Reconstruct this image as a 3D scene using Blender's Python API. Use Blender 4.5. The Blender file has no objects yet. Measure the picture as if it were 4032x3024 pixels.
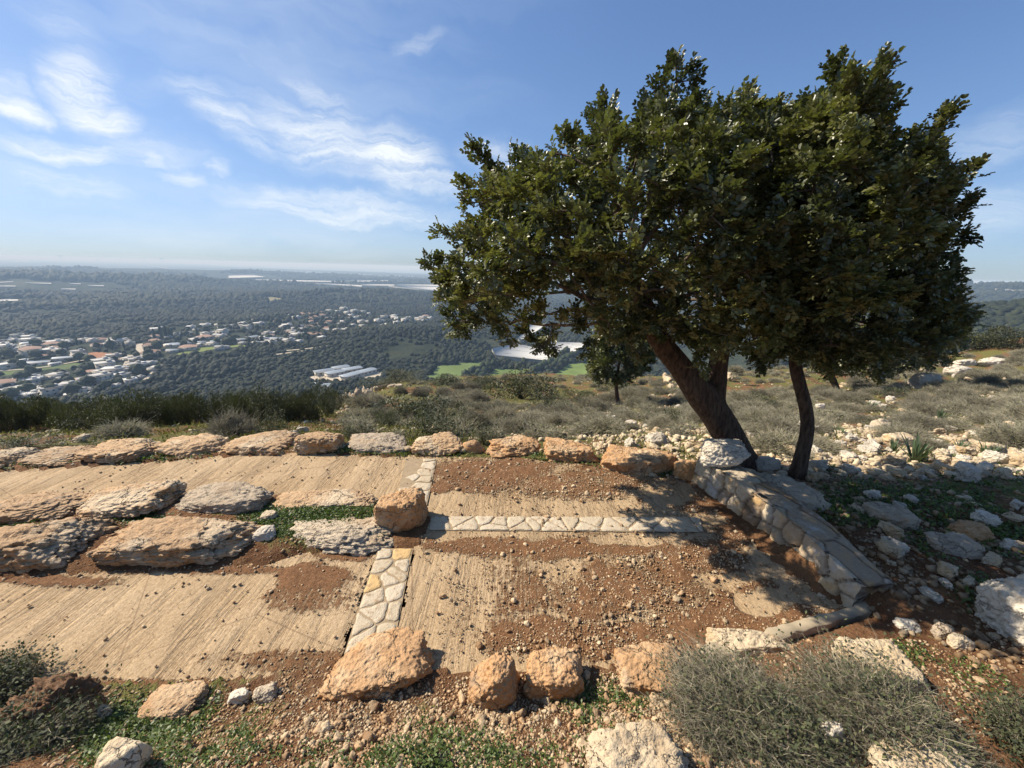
import bpy, bmesh, math, random
import numpy as np
from mathutils import Vector, Matrix
SC = bpy.context.scene
COL = SC.collection
random.seed(7)
RNG = np.random.default_rng(7)
R = math.radians

# ------------------------------------------------------------------ camera
W_, H_ = 1024.0, 768.0
FPX = 390.0
CAMH = 2.2
PITCH, ROLL = R(16.4), R(1.55)
cf = np.array([0, math.cos(PITCH), -math.sin(PITCH)])
_r = np.array([1.0, 0, 0]); _u = np.array([0, math.sin(PITCH), math.cos(PITCH)])
cr = _r * math.cos(ROLL) + _u * math.sin(ROLL)
cu = -_r * math.sin(ROLL) + _u * math.cos(ROLL)
CAMP = np.array([0, 0, CAMH])
cam = bpy.data.cameras.new("camera"); camo = bpy.data.objects.new("camera", cam); COL.objects.link(camo)
cam.sensor_width = 36; cam.lens = FPX / W_ * 36; cam.clip_start = 0.05; cam.clip_end = 60000
camo.matrix_world = Matrix(((cr[0], cu[0], -cf[0], 0), (cr[1], cu[1], -cf[1], 0), (cr[2], cu[2], -cf[2], CAMH), (0, 0, 0, 1)))
SC.camera = camo

# ------------------------------------------------------------------ sun + sky
SUN_EL, SUN_AZ = R(41), R(-73)          # azimuth measured from +Y towards +X
sdir = np.array([math.cos(SUN_EL) * math.sin(SUN_AZ), math.cos(SUN_EL) * math.cos(SUN_AZ), math.sin(SUN_EL)])
sl = bpy.data.lights.new("sun", 'SUN'); sl.energy = 4.6; sl.angle = R(0.53); sl.color = (1.0, 0.91, 0.78)
so = bpy.data.objects.new("sun", sl); COL.objects.link(so)
so.rotation_euler = Vector(sdir).to_track_quat('Z', 'Y').to_euler()
SC.view_settings.view_transform = 'Standard'; SC.view_settings.look = 'None'
SC.view_settings.exposure = 0.74; SC.view_settings.gamma = 1.0
SC.cycles.use_denoising = True
SC.cycles.max_bounces = 5; SC.cycles.diffuse_bounces = 1; SC.cycles.glossy_bounces = 2
SC.cycles.transmission_bounces = 3; SC.cycles.volume_bounces = 0; SC.cycles.transparent_max_bounces = 6

def ray(px, py):
    px = np.asarray(px, float); py = np.asarray(py, float)
    return cf + ((px - 512) / FPX)[..., None] * cr - ((py - 384) / FPX)[..., None] * cu
def project(P):
    d = np.asarray(P, float) - CAMP
    z = d @ cf
    z = np.where(np.abs(z) < 1e-6, 1e-6, z)
    return 512 + FPX * (d @ cr) / z, 384 - FPX * (d @ cu) / z, z
def atY(px, py, y):
    r = ray(px, py); return CAMP + r * (y / r[..., 1])[..., None]
def azel(px, py):
    r = ray(px, py); return math.atan2(r[0], r[1]), math.asin(r[2] / np.linalg.norm(r))

world = bpy.data.worlds.new("World"); SC.world = world; world.use_nodes = True
def sky_nodes():
    nt = world.node_tree; N = nt.nodes; L = nt.links; N.clear()
    out = N.new("ShaderNodeOutputWorld"); bg = N.new("ShaderNodeBackground")
    sky = N.new("ShaderNodeTexSky"); sky.sky_type = 'NISHITA'; sky.sun_disc = False
    sky.sun_elevation = SUN_EL; sky.sun_rotation = SUN_AZ; sky.altitude = 200
    sky.air_density = 1.0; sky.dust_density = 0.6; sky.ozone_density = 1.6
    bg.inputs[1].default_value = 0.102
    L.new(bg.outputs[0], out.inputs[0])
    tc = N.new("ShaderNodeTexCoord")
    sep = N.new("ShaderNodeSeparateXYZ"); L.new(tc.outputs['Generated'], sep.inputs[0])
    def M(op, a, b=None, c=None):
        n = N.new("ShaderNodeMath"); n.operation = op
        for i, v in enumerate((a, b, c)):
            if v is None: continue
            if isinstance(v, (int, float)): n.inputs[i].default_value = v
            else: L.new(v, n.inputs[i])
        return n.outputs[0]
    az = M('ARCTAN2', sep.outputs[0], sep.outputs[1]); el = M('ARCSINE', sep.outputs[2])
    uv = N.new("ShaderNodeCombineXYZ"); L.new(az, uv.inputs[0]); L.new(el, uv.inputs[1])
    def noise(vec, scale, det, rough, sx=1, sy=1, rz=0.0):
        mp = N.new("ShaderNodeMapping"); mp.inputs['Rotation'].default_value = (0, 0, rz); mp.inputs['Scale'].default_value = (sx, sy, 1); L.new(vec, mp.inputs[0])
        n = N.new("ShaderNodeTexNoise"); n.inputs['Scale'].default_value = scale; n.inputs['Detail'].default_value = det
        n.inputs['Roughness'].default_value = rough; L.new(mp.outputs[0], n.inputs[0]); return n
    nz = noise(uv.outputs[0], 7, 5, 0.6)
    sub = N.new("ShaderNodeVectorMath"); sub.operation = 'SUBTRACT'; L.new(nz.outputs['Color'], sub.inputs[0]); sub.inputs[1].default_value = (0.5, 0.5, 0.5)
    scl = N.new("ShaderNodeVectorMath"); scl.operation = 'SCALE'; L.new(sub.outputs[0], scl.inputs[0]); scl.inputs['Scale'].default_value = 0.10
    wuv = N.new("ShaderNodeVectorMath"); wuv.operation = 'ADD'; L.new(uv.outputs[0], wuv.inputs[0]); L.new(scl.outputs[0], wuv.inputs[1])
    # streaks of cirrus: (x0,y0,x1,y1, half width, strength) each a place in the sky
    S = [(35, 60, 125, 112, 27, 1.0), (-25, 98, 52, 113, 9, 1.0), (40, 105, 150, 122, 13, 0.95), (-40, 136, 140, 156, 8, 0.95), (132, 153, 172, 161, 6, 0.7),
         (178, 95, 285, 152, 11, 0.75), (215, 98, 440, 176, 19, 0.9), (345, 150, 445, 170, 21, 1.0), (365, 155, 470, 198, 10, 0.7),
         (195, 188, 460, 221, 10, 0.9), (152, 169, 218, 184, 6, 0.75), (265, 65, 378, 120, 10, 0.55), (378, 50, 452, 30, 7, 0.35),
         (-30, 165, 150, 194, 8, 0.6), (450, 150, 540, 158, 9, 0.55), (306, 115, 332, 108, 6, 0.6), (205, 164, 232, 172, 6, 0.6),
         (140, 70, 250, 105, 10, 0.45), (215, 20, 260, 75, 9, 0.25), (60, 135, 220, 165, 14, 0.4), (10, 10, 100, 20, 14, 0.3), (-20, 82, 40, 90, 7, 0.5),
         (940, 160, 1060, 110, 16, 0.3), (930, 225, 1070, 190, 20, 0.35)]
    acc = None
    for x0, y0, x1, y1, w, s in S:
        a0, e0 = azel(x0, y0); a1, e1 = azel(x1, y1); ca, ce = azel((x0 + x1) / 2, (y0 + y1) / 2 - w); _, ce2 = azel((x0 + x1) / 2, (y0 + y1) / 2 + w)
        mp = N.new("ShaderNodeMapping"); mp.vector_type = 'TEXTURE'
        mp.inputs['Location'].default_value = ((a0 + a1) / 2, (e0 + e1) / 2, 0)
        mp.inputs['Rotation'].default_value = (0, 0, math.atan2(e1 - e0, a1 - a0))
        mp.inputs['Scale'].default_value = (math.hypot(a1 - a0, e1 - e0) * 0.70, abs(ce - ce2) * 1.3, 1)
        L.new(wuv.outputs[0], mp.inputs[0])
        ln = N.new("ShaderNodeVectorMath"); ln.operation = 'LENGTH'; L.new(mp.outputs[0], ln.inputs[0])
        mr = N.new("ShaderNodeMapRange"); mr.interpolation_type = 'SMOOTHERSTEP'
        mr.inputs['From Min'].default_value = 1.0; mr.inputs['From Max'].default_value = 0.05
        mr.inputs['To Min'].default_value = 0; mr.inputs['To Max'].default_value = s
        L.new(ln.outputs['Value'], mr.inputs['Value'])
        acc = mr.outputs[0] if acc is None else M('MAXIMUM', acc, mr.outputs[0])
    n2 = noise(wuv.outputs[0], 3.2, 9, 0.70, 1.5, 13, R(19))
    st = N.new("ShaderNodeMapRange"); st.inputs['From Min'].default_value = 0.30; st.inputs['From Max'].default_value = 0.62
    st.inputs['To Min'].default_value = 0.1; st.inputs['To Max'].default_value = 1.0; L.new(n2.outputs[0], st.inputs['Value'])
    cl = M('MULTIPLY', acc, st.outputs[0])
    n3 = noise(wuv.outputs[0], 1.6, 5, 0.55, 1, 5, R(12))
    vl = N.new("ShaderNodeMapRange"); vl.inputs['From Min'].default_value = 0.45; vl.inputs['From Max'].default_value = 0.85
    vl.inputs['To Min'].default_value = 0; vl.inputs['To Max'].default_value = 0.45; L.new(n3.outputs[0], vl.inputs['Value'])
    lft = N.new("ShaderNodeMapRange"); lft.inputs['From Min'].default_value = 0.15; lft.inputs['From Max'].default_value = -0.5; L.new(az, lft.inputs['Value'])
    cl = M('MAXIMUM', cl, M('MULTIPLY', vl.outputs[0], lft.outputs[0]))
    cl = M('MINIMUM', M('MULTIPLY', cl, 0.9), 0.9)
    # roll off the glow round the sun so that the sky stays even, as the thin haze of the day makes it
    dv = N.new("ShaderNodeVectorMath"); dv.operation = 'MULTIPLY_ADD'; L.new(sky.outputs[0], dv.inputs[0]); dv.inputs[1].default_value = (0.12, 0.11, 0.09); dv.inputs[2].default_value = (1, 1, 1)
    qv = N.new("ShaderNodeVectorMath"); qv.operation = 'DIVIDE'; L.new(sky.outputs[0], qv.inputs[0]); L.new(dv.outputs[0], qv.inputs[1])
    hs = N.new("ShaderNodeHueSaturation"); hs.inputs['Saturation'].default_value = 1.0; hs.inputs['Value'].default_value = 1.0
    tv = N.new("ShaderNodeVectorMath"); tv.operation = 'MULTIPLY'; L.new(qv.outputs[0], tv.inputs[0]); tv.inputs[1].default_value = (0.77, 0.95, 1.21)
    L.new(tv.outputs[0], hs.inputs['Color'])
    mx = N.new("ShaderNodeMix"); mx.data_type = 'RGBA'
    L.new(cl, mx.inputs[0]); L.new(hs.outputs[0], mx.inputs[6]); mx.inputs[7].default_value = (6.0, 6.25, 6.3, 1)
    L.new(mx.outputs[2], bg.inputs[0])
    return sky, bg
SKY, BG = sky_nodes()

# ------------------------------------------------------------------ maths helpers
def _hash(ix, iy, iz, seed):
    h = (ix.astype(np.int64) * 374761393 + iy.astype(np.int64) * 668265263 + iz.astype(np.int64) * 2147483647 + seed * 144269504) & 0xFFFFFFFF
    h = ((h ^ (h >> 13)) * 1274126177) & 0xFFFFFFFF
    h = ((h ^ (h >> 16)) * 2246822519) & 0xFFFFFFFF
    return ((h ^ (h >> 15)) & 0xFFFFFF) / float(0xFFFFFF)
def vnoise(P, seed=0):
    P = np.asarray(P, float)
    if P.shape[1] == 2: P = np.c_[P, np.zeros(len(P))]
    i = np.floor(P).astype(np.int64); f = P - i; f = f * f * f * (f * (f * 6 - 15) + 10)
    r = 0
    for a in (0, 1):
        wx = f[:, 0] if a else 1 - f[:, 0]
        for b in (0, 1):
            wy = f[:, 1] if b else 1 - f[:, 1]
            for c in (0, 1):
                wz = f[:, 2] if c else 1 - f[:, 2]
                r = r + wx * wy * wz * _hash(i[:, 0] + a, i[:, 1] + b, i[:, 2] + c, seed)
    return r * 2 - 1
def fbm(P, oct=4, seed=0, gain=0.5, lac=2.03):
    P = np.asarray(P, float); s = 0; a = 1.0; t = 0
    for o in range(oct):
        s = s + a * vnoise(P + o * 17.3, seed + o * 31); t += a; a *= gain; P = P * lac
    return s / t
def inpoly(x, y, poly):
    x = np.asarray(x, float); y = np.asarray(y, float); c = np.zeros(x.shape, bool); n = len(poly); j = n - 1
    for i in range(n):
        xi, yi = poly[i]; xj, yj = poly[j]
        if yi != yj:
            c ^= ((yi > y) != (yj > y)) & (x < (xj - xi) * (y - yi) / (yj - yi) + xi)
        j = i
    return c
def polydist(x, y, poly):
    d = np.full(np.shape(x), 1e9); n = len(poly)
    for i in range(n):
        ax, ay = poly[i]; bx, by = poly[(i + 1) % n]; dx, dy = bx - ax, by - ay
        t = np.clip(((x - ax) * dx + (y - ay) * dy) / (dx * dx + dy * dy + 1e-12), 0, 1)
        d = np.minimum(d, np.hypot(x - ax - t * dx, y - ay - t * dy))
    return d
def sstep(a, b, x):
    t = np.clip((x - a) / (b - a), 0, 1); return t * t * (3 - 2 * t)

_ico = {}
def ico(n):
    if n not in _ico:
        bm = bmesh.new(); bmesh.ops.create_icosphere(bm, subdivisions=n, radius=1.0)
        bm.verts.ensure_lookup_table()
        _ico[n] = (np.array([v.co[:] for v in bm.verts]), np.array([[v.index for v in f.verts] for f in bm.faces], np.int32)); bm.free()
    return _ico[n]

def mesh(name, V, F, mats=(), attrs=None, smooth=True, midx=None):
    """V (n,3); F array (m,3|4) or list of such arrays"""
    Fs = F if isinstance(F, list) else [F]
    me = bpy.data.meshes.new(name)
    V = np.ascontiguousarray(V, np.float32)
    me.vertices.add(len(V)); me.vertices.foreach_set("co", V.ravel())
    li = np.concatenate([f.astype(np.int32).ravel() for f in Fs]); sz = np.concatenate([np.full(len(f), f.shape[1], np.int32) for f in Fs])
    st = np.r_[0, np.cumsum(sz)[:-1]].astype(np.int32)
    me.loops.add(len(li)); me.loops.foreach_set("vertex_index", li)
    me.polygons.add(len(sz)); me.polygons.foreach_set("loop_start", st); me.polygons.foreach_set("loop_total", sz)
    if smooth: me.polygons.foreach_set("use_smooth", np.ones(len(sz), bool))
    for m in (mats if isinstance(mats, (list, tuple)) else [mats]): me.materials.append(m)
    if midx is not None: me.polygons.foreach_set("material_index", np.asarray(midx, np.int32))
    for k, a in (attrs or {}).items():
        at = me.attributes.new(k, 'FLOAT', 'POINT'); at.data.foreach_set("value", np.ascontiguousarray(a, np.float32))
    me.update(calc_edges=True); me.validate(verbose=False)
    return me
def obj(name, me, parent=None, loc=None, rz=None, scale=None):
    o = bpy.data.objects.new(name, me); COL.objects.link(o)
    if parent is not None: o.parent = parent
    if loc is not None: o.location = [float(v) for v in loc]
    if rz is not None: o.rotation_euler = (0, 0, rz)
    if scale is not None: o.scale = scale if isinstance(scale, (tuple, list)) else (scale,) * 3
    return o
def tag(o, label, cat, group=None, kind=None):
    if label: o["label"] = label
    if cat: o["category"] = cat
    if group: o["group"] = group
    if kind: o["kind"] = kind
    return o
def struct(o): o["kind"] = "structure"; return o
def stuff(o, label=None, cat=None):
    o["kind"] = "stuff"
    if label: o["label"] = label
    if cat: o["category"] = cat
    return o
def empty(name, loc, rz=0.0):
    o = bpy.data.objects.new(name, None); COL.objects.link(o); o.location = [float(v) for v in loc]; o.rotation_euler = (0, 0, rz); o.empty_display_size = 0.2; return o
def copy_tree(o, parent=None, _seen=None):
    c = o.copy(); COL.objects.link(c)
    if parent is not None: c.parent = parent
    for ch in o.children: copy_tree(ch, c)
    return c
def tile(tv, tf, M3, T, extra=None):
    """repeat template verts tv/faces tf with matrices M3 (n,3,3) and offsets T (n,3)"""
    n = len(T); nv = len(tv)
    V = np.einsum('nij,vj->nvi', M3, tv) + T[:, None, :]
    F = tf[None] + (np.arange(n) * nv)[:, None, None]
    return V.reshape(-1, 3), F.reshape(-1, tf.shape[1])
def rotz(a):
    c, s = np.cos(a), np.sin(a); z = np.zeros_like(c); o = np.ones_like(c)
    return np.stack([np.stack([c, -s, z], -1), np.stack([s, c, z], -1), np.stack([z, z, o], -1)], -2)
def rotrand(n, rng):
    q = rng.normal(size=(n, 4)); q /= np.linalg.norm(q, axis=1)[:, None]; w, x, y, z = q.T
    return np.stack([np.stack([1 - 2 * (y * y + z * z), 2 * (x * y - z * w), 2 * (x * z + y * w)], -1),
                     np.stack([2 * (x * y + z * w), 1 - 2 * (x * x + z * z), 2 * (y * z - x * w)], -1),
                     np.stack([2 * (x * z - y * w), 2 * (y * z + x * w), 1 - 2 * (x * x + y * y)], -1)], -2)
def frames(D, rng):
    """matrices whose local Y is D and whose Z leans to up"""
    Y = D / (np.linalg.norm(D, axis=1)[:, None] + 1e-9)
    up = np.tile(np.array([0, 0, 1.0]), (len(D), 1)) + rng.normal(scale=0.35, size=D.shape)
    X = np.cross(Y, up); X /= (np.linalg.norm(X, axis=1)[:, None] + 1e-9); Z = np.cross(X, Y)
    return np.stack([X, Y, Z], -1)

# ------------------------------------------------------------------ materials
def newmat(name):
    m = bpy.data.materials.new(name); m.use_nodes = True; nt = m.node_tree; nt.nodes.clear()
    out = nt.nodes.new("ShaderNodeOutputMaterial"); b = nt.nodes.new("ShaderNodeBsdfPrincipled"); nt.links.new(b.outputs[0], out.inputs[0])
    return m, nt, b, out
class NT:
    def __init__(s, nt): s.nt = nt; s.N = nt.nodes; s.L = nt.links
    def lk(s, v, inp):
        if v is None: return
        if isinstance(v, (int, float)): inp.default_value = v
        elif isinstance(v, tuple): inp.default_value = v if len(v) == 4 or inp.type == 'VECTOR' else (*v, 1)
        else: s.L.new(v, inp)
    def math(s, op, a, b=None, clamp=False):
        n = s.N.new("ShaderNodeMath"); n.operation = op; n.use_clamp = clamp; s.lk(a, n.inputs[0]); s.lk(b, n.inputs[1]); return n.outputs[0]
    def noise(s, vec, scale, det=4, rough=0.55, stretch=None, rz=0.0, color=False):
        if stretch or rz:
            mp = s.N.new("ShaderNodeMapping"); mp.inputs['Scale'].default_value = stretch or (1, 1, 1); mp.inputs['Rotation'].default_value = (0, 0, rz); s.L.new(vec, mp.inputs[0]); vec = mp.outputs[0]
        n = s.N.new("ShaderNodeTexNoise"); n.inputs['Scale'].default_value = scale; n.inputs['Detail'].default_value = det; n.inputs['Roughness'].default_value = rough
        s.L.new(vec, n.inputs[0]); return n.outputs['Color' if color else 'Fac']
    def voro(s, vec, scale, feature='F1', out='Distance', rand=1.0):
        n = s.N.new("ShaderNodeTexVoronoi"); n.feature = feature; n.inputs['Scale'].default_value = scale; n.inputs['Randomness'].default_value = rand; s.L.new(vec, n.inputs['Vector']); return n.outputs[out]
    def mr(s, v, a, b, c=0.0, d=1.0, smooth=False):
        n = s.N.new("ShaderNodeMapRange"); n.interpolation_type = 'SMOOTHSTEP' if smooth else 'LINEAR'; s.lk(v, n.inputs['Value'])
        for k, x in zip(('From Min', 'From Max', 'To Min', 'To Max'), (a, b, c, d)): n.inputs[k].default_value = x
        return n.outputs[0]
    def mix(s, f, a, b):
        n = s.N.new("ShaderNodeMix"); n.data_type = 'RGBA'; s.lk(f, n.inputs[0]); s.lk(a, n.inputs[6]); s.lk(b, n.inputs[7]); return n.outputs[2]
    def mul(s, a, b, f=1.0):
        n = s.N.new("ShaderNodeMix"); n.data_type = 'RGBA'; n.blend_type = 'MULTIPLY'; s.lk(f, n.inputs[0]); s.lk(a, n.inputs[6]); s.lk(b, n.inputs[7]); return n.outputs[2]
    def attr(s, name):
        n = s.N.new("ShaderNodeAttribute"); n.attribute_name = name; return n.outputs['Fac']
    def coord(s, which='Object'):
        return s.N.new("ShaderNodeTexCoord").outputs[which]
    def pos(s): return s.N.new("ShaderNodeNewGeometry").outputs['Position']
    def rand(s): return s.N.new("ShaderNodeObjectInfo").outputs['Random']
    def bump(s, h, strength, dist, prev=None):
        n = s.N.new("ShaderNodeBump"); n.inputs['Strength'].default_value = strength; n.inputs['Distance'].default_value = dist; s.lk(h, n.inputs['Height'])
        if prev is not None: s.L.new(prev, n.inputs['Normal'])
        return n.outputs[0]

def rock_mat(name, pale, tan, dark, paleness=0.5, scale=1.0, island=False, rough_bump=1.0):
    m, nt, b, o = newmat(name); T = NT(nt)
    c = T.pos()
    n1 = T.noise(c, 2.6 * scale, 5, 0.6); n2 = T.noise(c, 11 * scale, 6, 0.65); n3 = T.noise(c, 45 * scale, 4, 0.6)
    mp = T.mr(n1, 0.62 - 0.4 * paleness, 0.78 - 0.4 * paleness, 0, 1, True)
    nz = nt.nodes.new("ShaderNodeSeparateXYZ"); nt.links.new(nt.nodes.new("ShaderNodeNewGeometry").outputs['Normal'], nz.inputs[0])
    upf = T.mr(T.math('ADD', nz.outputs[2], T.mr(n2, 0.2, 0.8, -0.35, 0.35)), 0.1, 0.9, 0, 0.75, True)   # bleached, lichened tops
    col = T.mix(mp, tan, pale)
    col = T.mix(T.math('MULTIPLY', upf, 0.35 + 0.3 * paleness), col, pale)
    col = T.mix(T.mr(n2, 0.54, 0.72, 0, 0.65, True), col, dark)
    v = T.voro(c, 26 * scale)
    wv_ = nt.nodes.new("ShaderNodeVectorMath"); wv_.operation = 'MULTIPLY_ADD'; nt.links.new(T.noise(c, 6 * scale, 4, 0.6, color=True), wv_.inputs[0]); wv_.inputs[1].default_value = (0.25, 0.25, 0.25); nt.links.new(c, wv_.inputs[2])
    ck = T.mr(T.voro(wv_.outputs[0], 3.4 * scale, 'DISTANCE_TO_EDGE'), 0.0, 0.022, 1, 0)
    ck = T.math('MULTIPLY', ck, T.mr(n1, 0.42, 0.6))
    col = T.mix(T.mr(T.noise(c, 30 * scale, 3), 0.62, 0.75, 0, 0.5, True), col, (0.12, 0.10, 0.08))
    col = T.mix(T.math('MULTIPLY', ck, 0.75), col, (0.10, 0.07, 0.045))
    col = T.mix(T.mr(T.noise(c, 4.2 * scale, 5, 0.7), 0.57, 0.68, 0, 0.45, True), col, (0.20, 0.185, 0.16))
    if island:
        r = nt.nodes.new("ShaderNodeNewGeometry").outputs['Random Per Island']
        col = T.mul(col, T.mix(r, (0.55, 0.5, 0.45), (1.25, 1.25, 1.2)))
    else:
        col = T.mul(col, T.mix(T.rand(), (0.88, 0.86, 0.84), (1.1, 1.1, 1.08)))
    nt.links.new(col, b.inputs['Base Color']); b.inputs['Roughness'].default_value = 0.92; b.inputs['Specular IOR Level'].default_value = 0.25
    h = T.math('ADD', T.math('MULTIPLY', n2, 1.0), T.math('ADD', T.math('MULTIPLY', n3, 0.45), T.math('SUBTRACT', T.mr(v, 0, 0.35, -0.35, 0), ck)))
    nt.links.new(T.bump(h, 0.8 * rough_bump, 0.035 / scale), b.inputs['Normal'])
    return m
def simple_mat(name, col, rough=0.8, spec=0.3, var=0.15, scale=3.0, objvar=0.0, trans=0.0, islandvar=0.0, attrvar=None):
    m, nt, b, o = newmat(name); T = NT(nt)
    n = T.noise(T.pos(), scale, 4)
    lo = tuple(x * (1 - var) for x in col); hi = tuple(min(1, x * (1 + var)) for x in col)
    c = T.mix(n, lo, hi)
    if objvar: c = T.mul(c, T.mix(T.rand(), (1 - objvar,) * 3, (1 + objvar, 1 + objvar, 1 + objvar * 0.8)))
    if islandvar:
        r = nt.nodes.new("ShaderNodeNewGeometry").outputs['Random Per Island']
        c = T.mul(c, T.mix(r, (1 - islandvar, 1 - islandvar, 1 - islandvar), (1 + islandvar, 1 + islandvar * 0.9, 1 + islandvar * 0.6)))
    if attrvar: c = T.mul(c, T.mix(T.attr(attrvar), (0.62, 0.68, 0.75), (1.45, 1.35, 1.15)))
    nt.links.new(c, b.inputs['Base Color']); b.inputs['Roughness'].default_value = rough; b.inputs['Specular IOR Level'].default_value = spec
    if trans:
        tr = nt.nodes.new("ShaderNodeBsdfTranslucent"); mx = nt.nodes.new("ShaderNodeMixShader"); mx.inputs[0].default_value = trans
        nt.links.new(T.mul(c, (1.3, 1.5, 0.7)), tr.inputs[0]); nt.links.new(b.outputs[0], mx.inputs[1]); nt.links.new(tr.outputs[0], mx.inputs[2]); nt.links.new(mx.outputs[0], o.inputs[0])
    return m

PALE = (0.55, 0.43, 0.285); TAN = (0.42, 0.245, 0.115); DARK = (0.22, 0.14, 0.085)
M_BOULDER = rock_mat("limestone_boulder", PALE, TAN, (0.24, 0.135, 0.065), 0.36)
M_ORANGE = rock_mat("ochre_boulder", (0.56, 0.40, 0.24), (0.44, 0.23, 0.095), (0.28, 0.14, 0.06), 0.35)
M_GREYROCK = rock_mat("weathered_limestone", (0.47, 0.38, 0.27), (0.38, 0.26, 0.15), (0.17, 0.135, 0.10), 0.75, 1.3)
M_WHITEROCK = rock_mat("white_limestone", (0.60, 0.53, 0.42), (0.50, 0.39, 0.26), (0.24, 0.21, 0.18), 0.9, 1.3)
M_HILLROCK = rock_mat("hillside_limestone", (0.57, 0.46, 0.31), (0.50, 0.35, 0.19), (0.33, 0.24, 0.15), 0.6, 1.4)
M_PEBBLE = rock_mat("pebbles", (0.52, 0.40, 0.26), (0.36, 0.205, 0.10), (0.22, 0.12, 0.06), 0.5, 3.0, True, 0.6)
M_DIRTCRUST = rock_mat("dark_soil_clod", (0.26, 0.16, 0.09), (0.17, 0.09, 0.045), (0.10, 0.055, 0.03), 0.2, 3.0)

# ------------------------------------------------------------------ terrain of the hillside
def lev(px, py, z=0.0):
    r = ray(px, py); t = (z - CAMH) / r[2]; return CAMP + r * t
CT = []      # control points (logd, az, logk)
def cp(px, py, k):
    P = lev(px, py); d = math.hypot(P[0], P[1]) * k; CT.append((math.log(d), math.atan2(P[0], P[1]), math.log(k)))
def cpz(az, d, z): CT.append((math.log(d), R(az), math.log((CAMH - z) / CAMH)))
for px, rows in {
    -60: ((470, 1.02), (452, 1.2), (435, 1.7), (420, 2.5)),
    30: ((470, 1.0), (455, 1.08), (440, 1.35), (425, 1.8), (414, 2.5), (408, 3.0), (415, 4.6)),
    120: ((470, 1.0), (456, 1.04), (440, 1.25), (424, 1.7), (413, 2.3), (407, 2.8), (414, 4.4)),
    200: ((470, 1.0), (452, 1.03), (440, 1.18), (425, 1.5), (413, 2.0), (406, 2.7), (413, 4.2)),
    300: ((480, 1.0), (450, 1.03), (436, 1.18), (422, 1.55), (411, 2.0), (403, 2.7), (409, 4.2)),
    380: ((480, 1.0), (450, 1.04), (430, 1.4), (412, 2.2), (395, 3.5), (385, 5.0)),
    450: ((480, 1.0), (450, 1.04), (430, 1.45), (412, 2.2), (395, 3.6), (383, 5.4), (379, 6.3)),
    560: ((480, 1.0), (455, 1.04), (432, 1.4), (412, 2.2), (393, 3.6), (378, 5.6), (374, 6.6)),
    640: ((480, 1.0), (458, 1.02), (436, 1.35), (412, 2.1), (393, 3.3), (378, 5.2)),
    720: ((480, 0.99), (455, 1.05), (430, 1.45), (405, 2.3), (388, 3.4), (374, 4.8)),
    820: ((500, 0.93), (480, 0.98), (450, 1.12), (425, 1.6), (400, 2.4), (384, 3.3), (370, 4.6)),
    920: ((540, 0.93), (500, 0.96), (470, 1.03), (440, 1.3), (410, 1.9), (390, 2.5), (375, 3.2), (362, 4.2)),
    1000: ((560, 0.92), (500, 0.97), (470, 1.05), (440, 1.3), (410, 1.8), (385, 2.5), (365, 3.3), (352, 4.0)),
    1080: ((560, 0.92), (500, 0.98), (470, 1.05), (440, 1.3), (400, 1.9), (375, 2.6), (350, 3.6)),
}.items():
    for py, k in rows: cp(px, py, k)
for px, py, k in ((0, 600, 1.0), (0, 680, 0.985), (0, 768, 0.90), (200, 560, 1.0), (200, 650, 1.0), (200, 700, .97), (200, 768, .895), (400, 560, 1.0), (400, 640, 1.0), (400, 710, 0.965), (400, 768, 0.89),
                  (600, 560, 1.0), (600, 630, 1.0), (600, 700, 0.965), (600, 768, 0.885), (760, 560, 1.0), (760, 680, 0.945), (760, 768, 0.87),
                  (730, 672, 0.965), (770, 662, 0.955), (810, 650, 0.945), (850, 638, 0.935), (885, 622, .93), (905, 622, 0.92), (900, 700, 0.89), (950, 768, 0.86), (1010, 650, 0.88), (870, 560, 0.90), (960, 580, 0.90), (1024, 700, 0.87)): cp(px, py, k)
for az in (-150, -100, -70, -40, 0, 40, 70, 100, 150):
    cpz(az, 0.3, 0.33); cpz(az, 0.6, 0.31)
for az in (-160, -120, -90, 90, 120, 160):
    s = 1 if az > 0 else -1
    cpz(az, 1.5, 0.35); cpz(az, 4, 0.5 if abs(az) > 100 else (0.1 if az > 0 else 0)); cpz(az, 15, 1.2 if abs(az) > 100 else -3); cpz(az, 60, 1.6 if abs(az) > 100 else -18)
for az, dr in ((-90, 16), (-55, 16), (-42, 16), (-25, 18), (-10, 42), (5, 50), (18, 45), (32, 48), (44, 52), (52, 62), (62, 75)):
    cpz(az, dr * 1.5, -CAMH * 0 - dr * 1.5 * (0.42 if dr < 20 else 0.32 if dr < 60 else .24)); cpz(az, dr * 2.6, -dr * 2.6 * (0.42 if dr < 20 else 0.34 if dr < 60 else .30))
    cpz(az, 160, -68 if dr < 60 else -52); cpz(az, 330, -128)
for az in (-150, -120, 90, 120, 150, -180, 180): cpz(az, 160, -10 if abs(az) > 100 else -60); cpz(az, 330, -40 if abs(az) > 100 else -128)
CT = np.array(CT)
def tps_fit(X, y, lam=2e-3):
    n = len(X); d = np.hypot(X[:, None, 0] - X[None, :, 0], X[:, None, 1] - X[None, :, 1])
    K = np.where(d > 0, d * d * np.log(d + 1e-12), 0) + lam * np.eye(n); P = np.c_[np.ones(n), X]
    A = np.block([[K, P], [P.T, np.zeros((3, 3))]]); return np.linalg.solve(A, np.r_[y, np.zeros(3)])
AZS = 1.7
TX = np.c_[CT[:, 0], CT[:, 1] * AZS]; TW = tps_fit(TX, CT[:, 2])
ND, NA = 300, 620
LD = np.linspace(math.log(0.28), math.log(340), ND); AZ = np.linspace(-math.pi, math.pi, NA)
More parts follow.
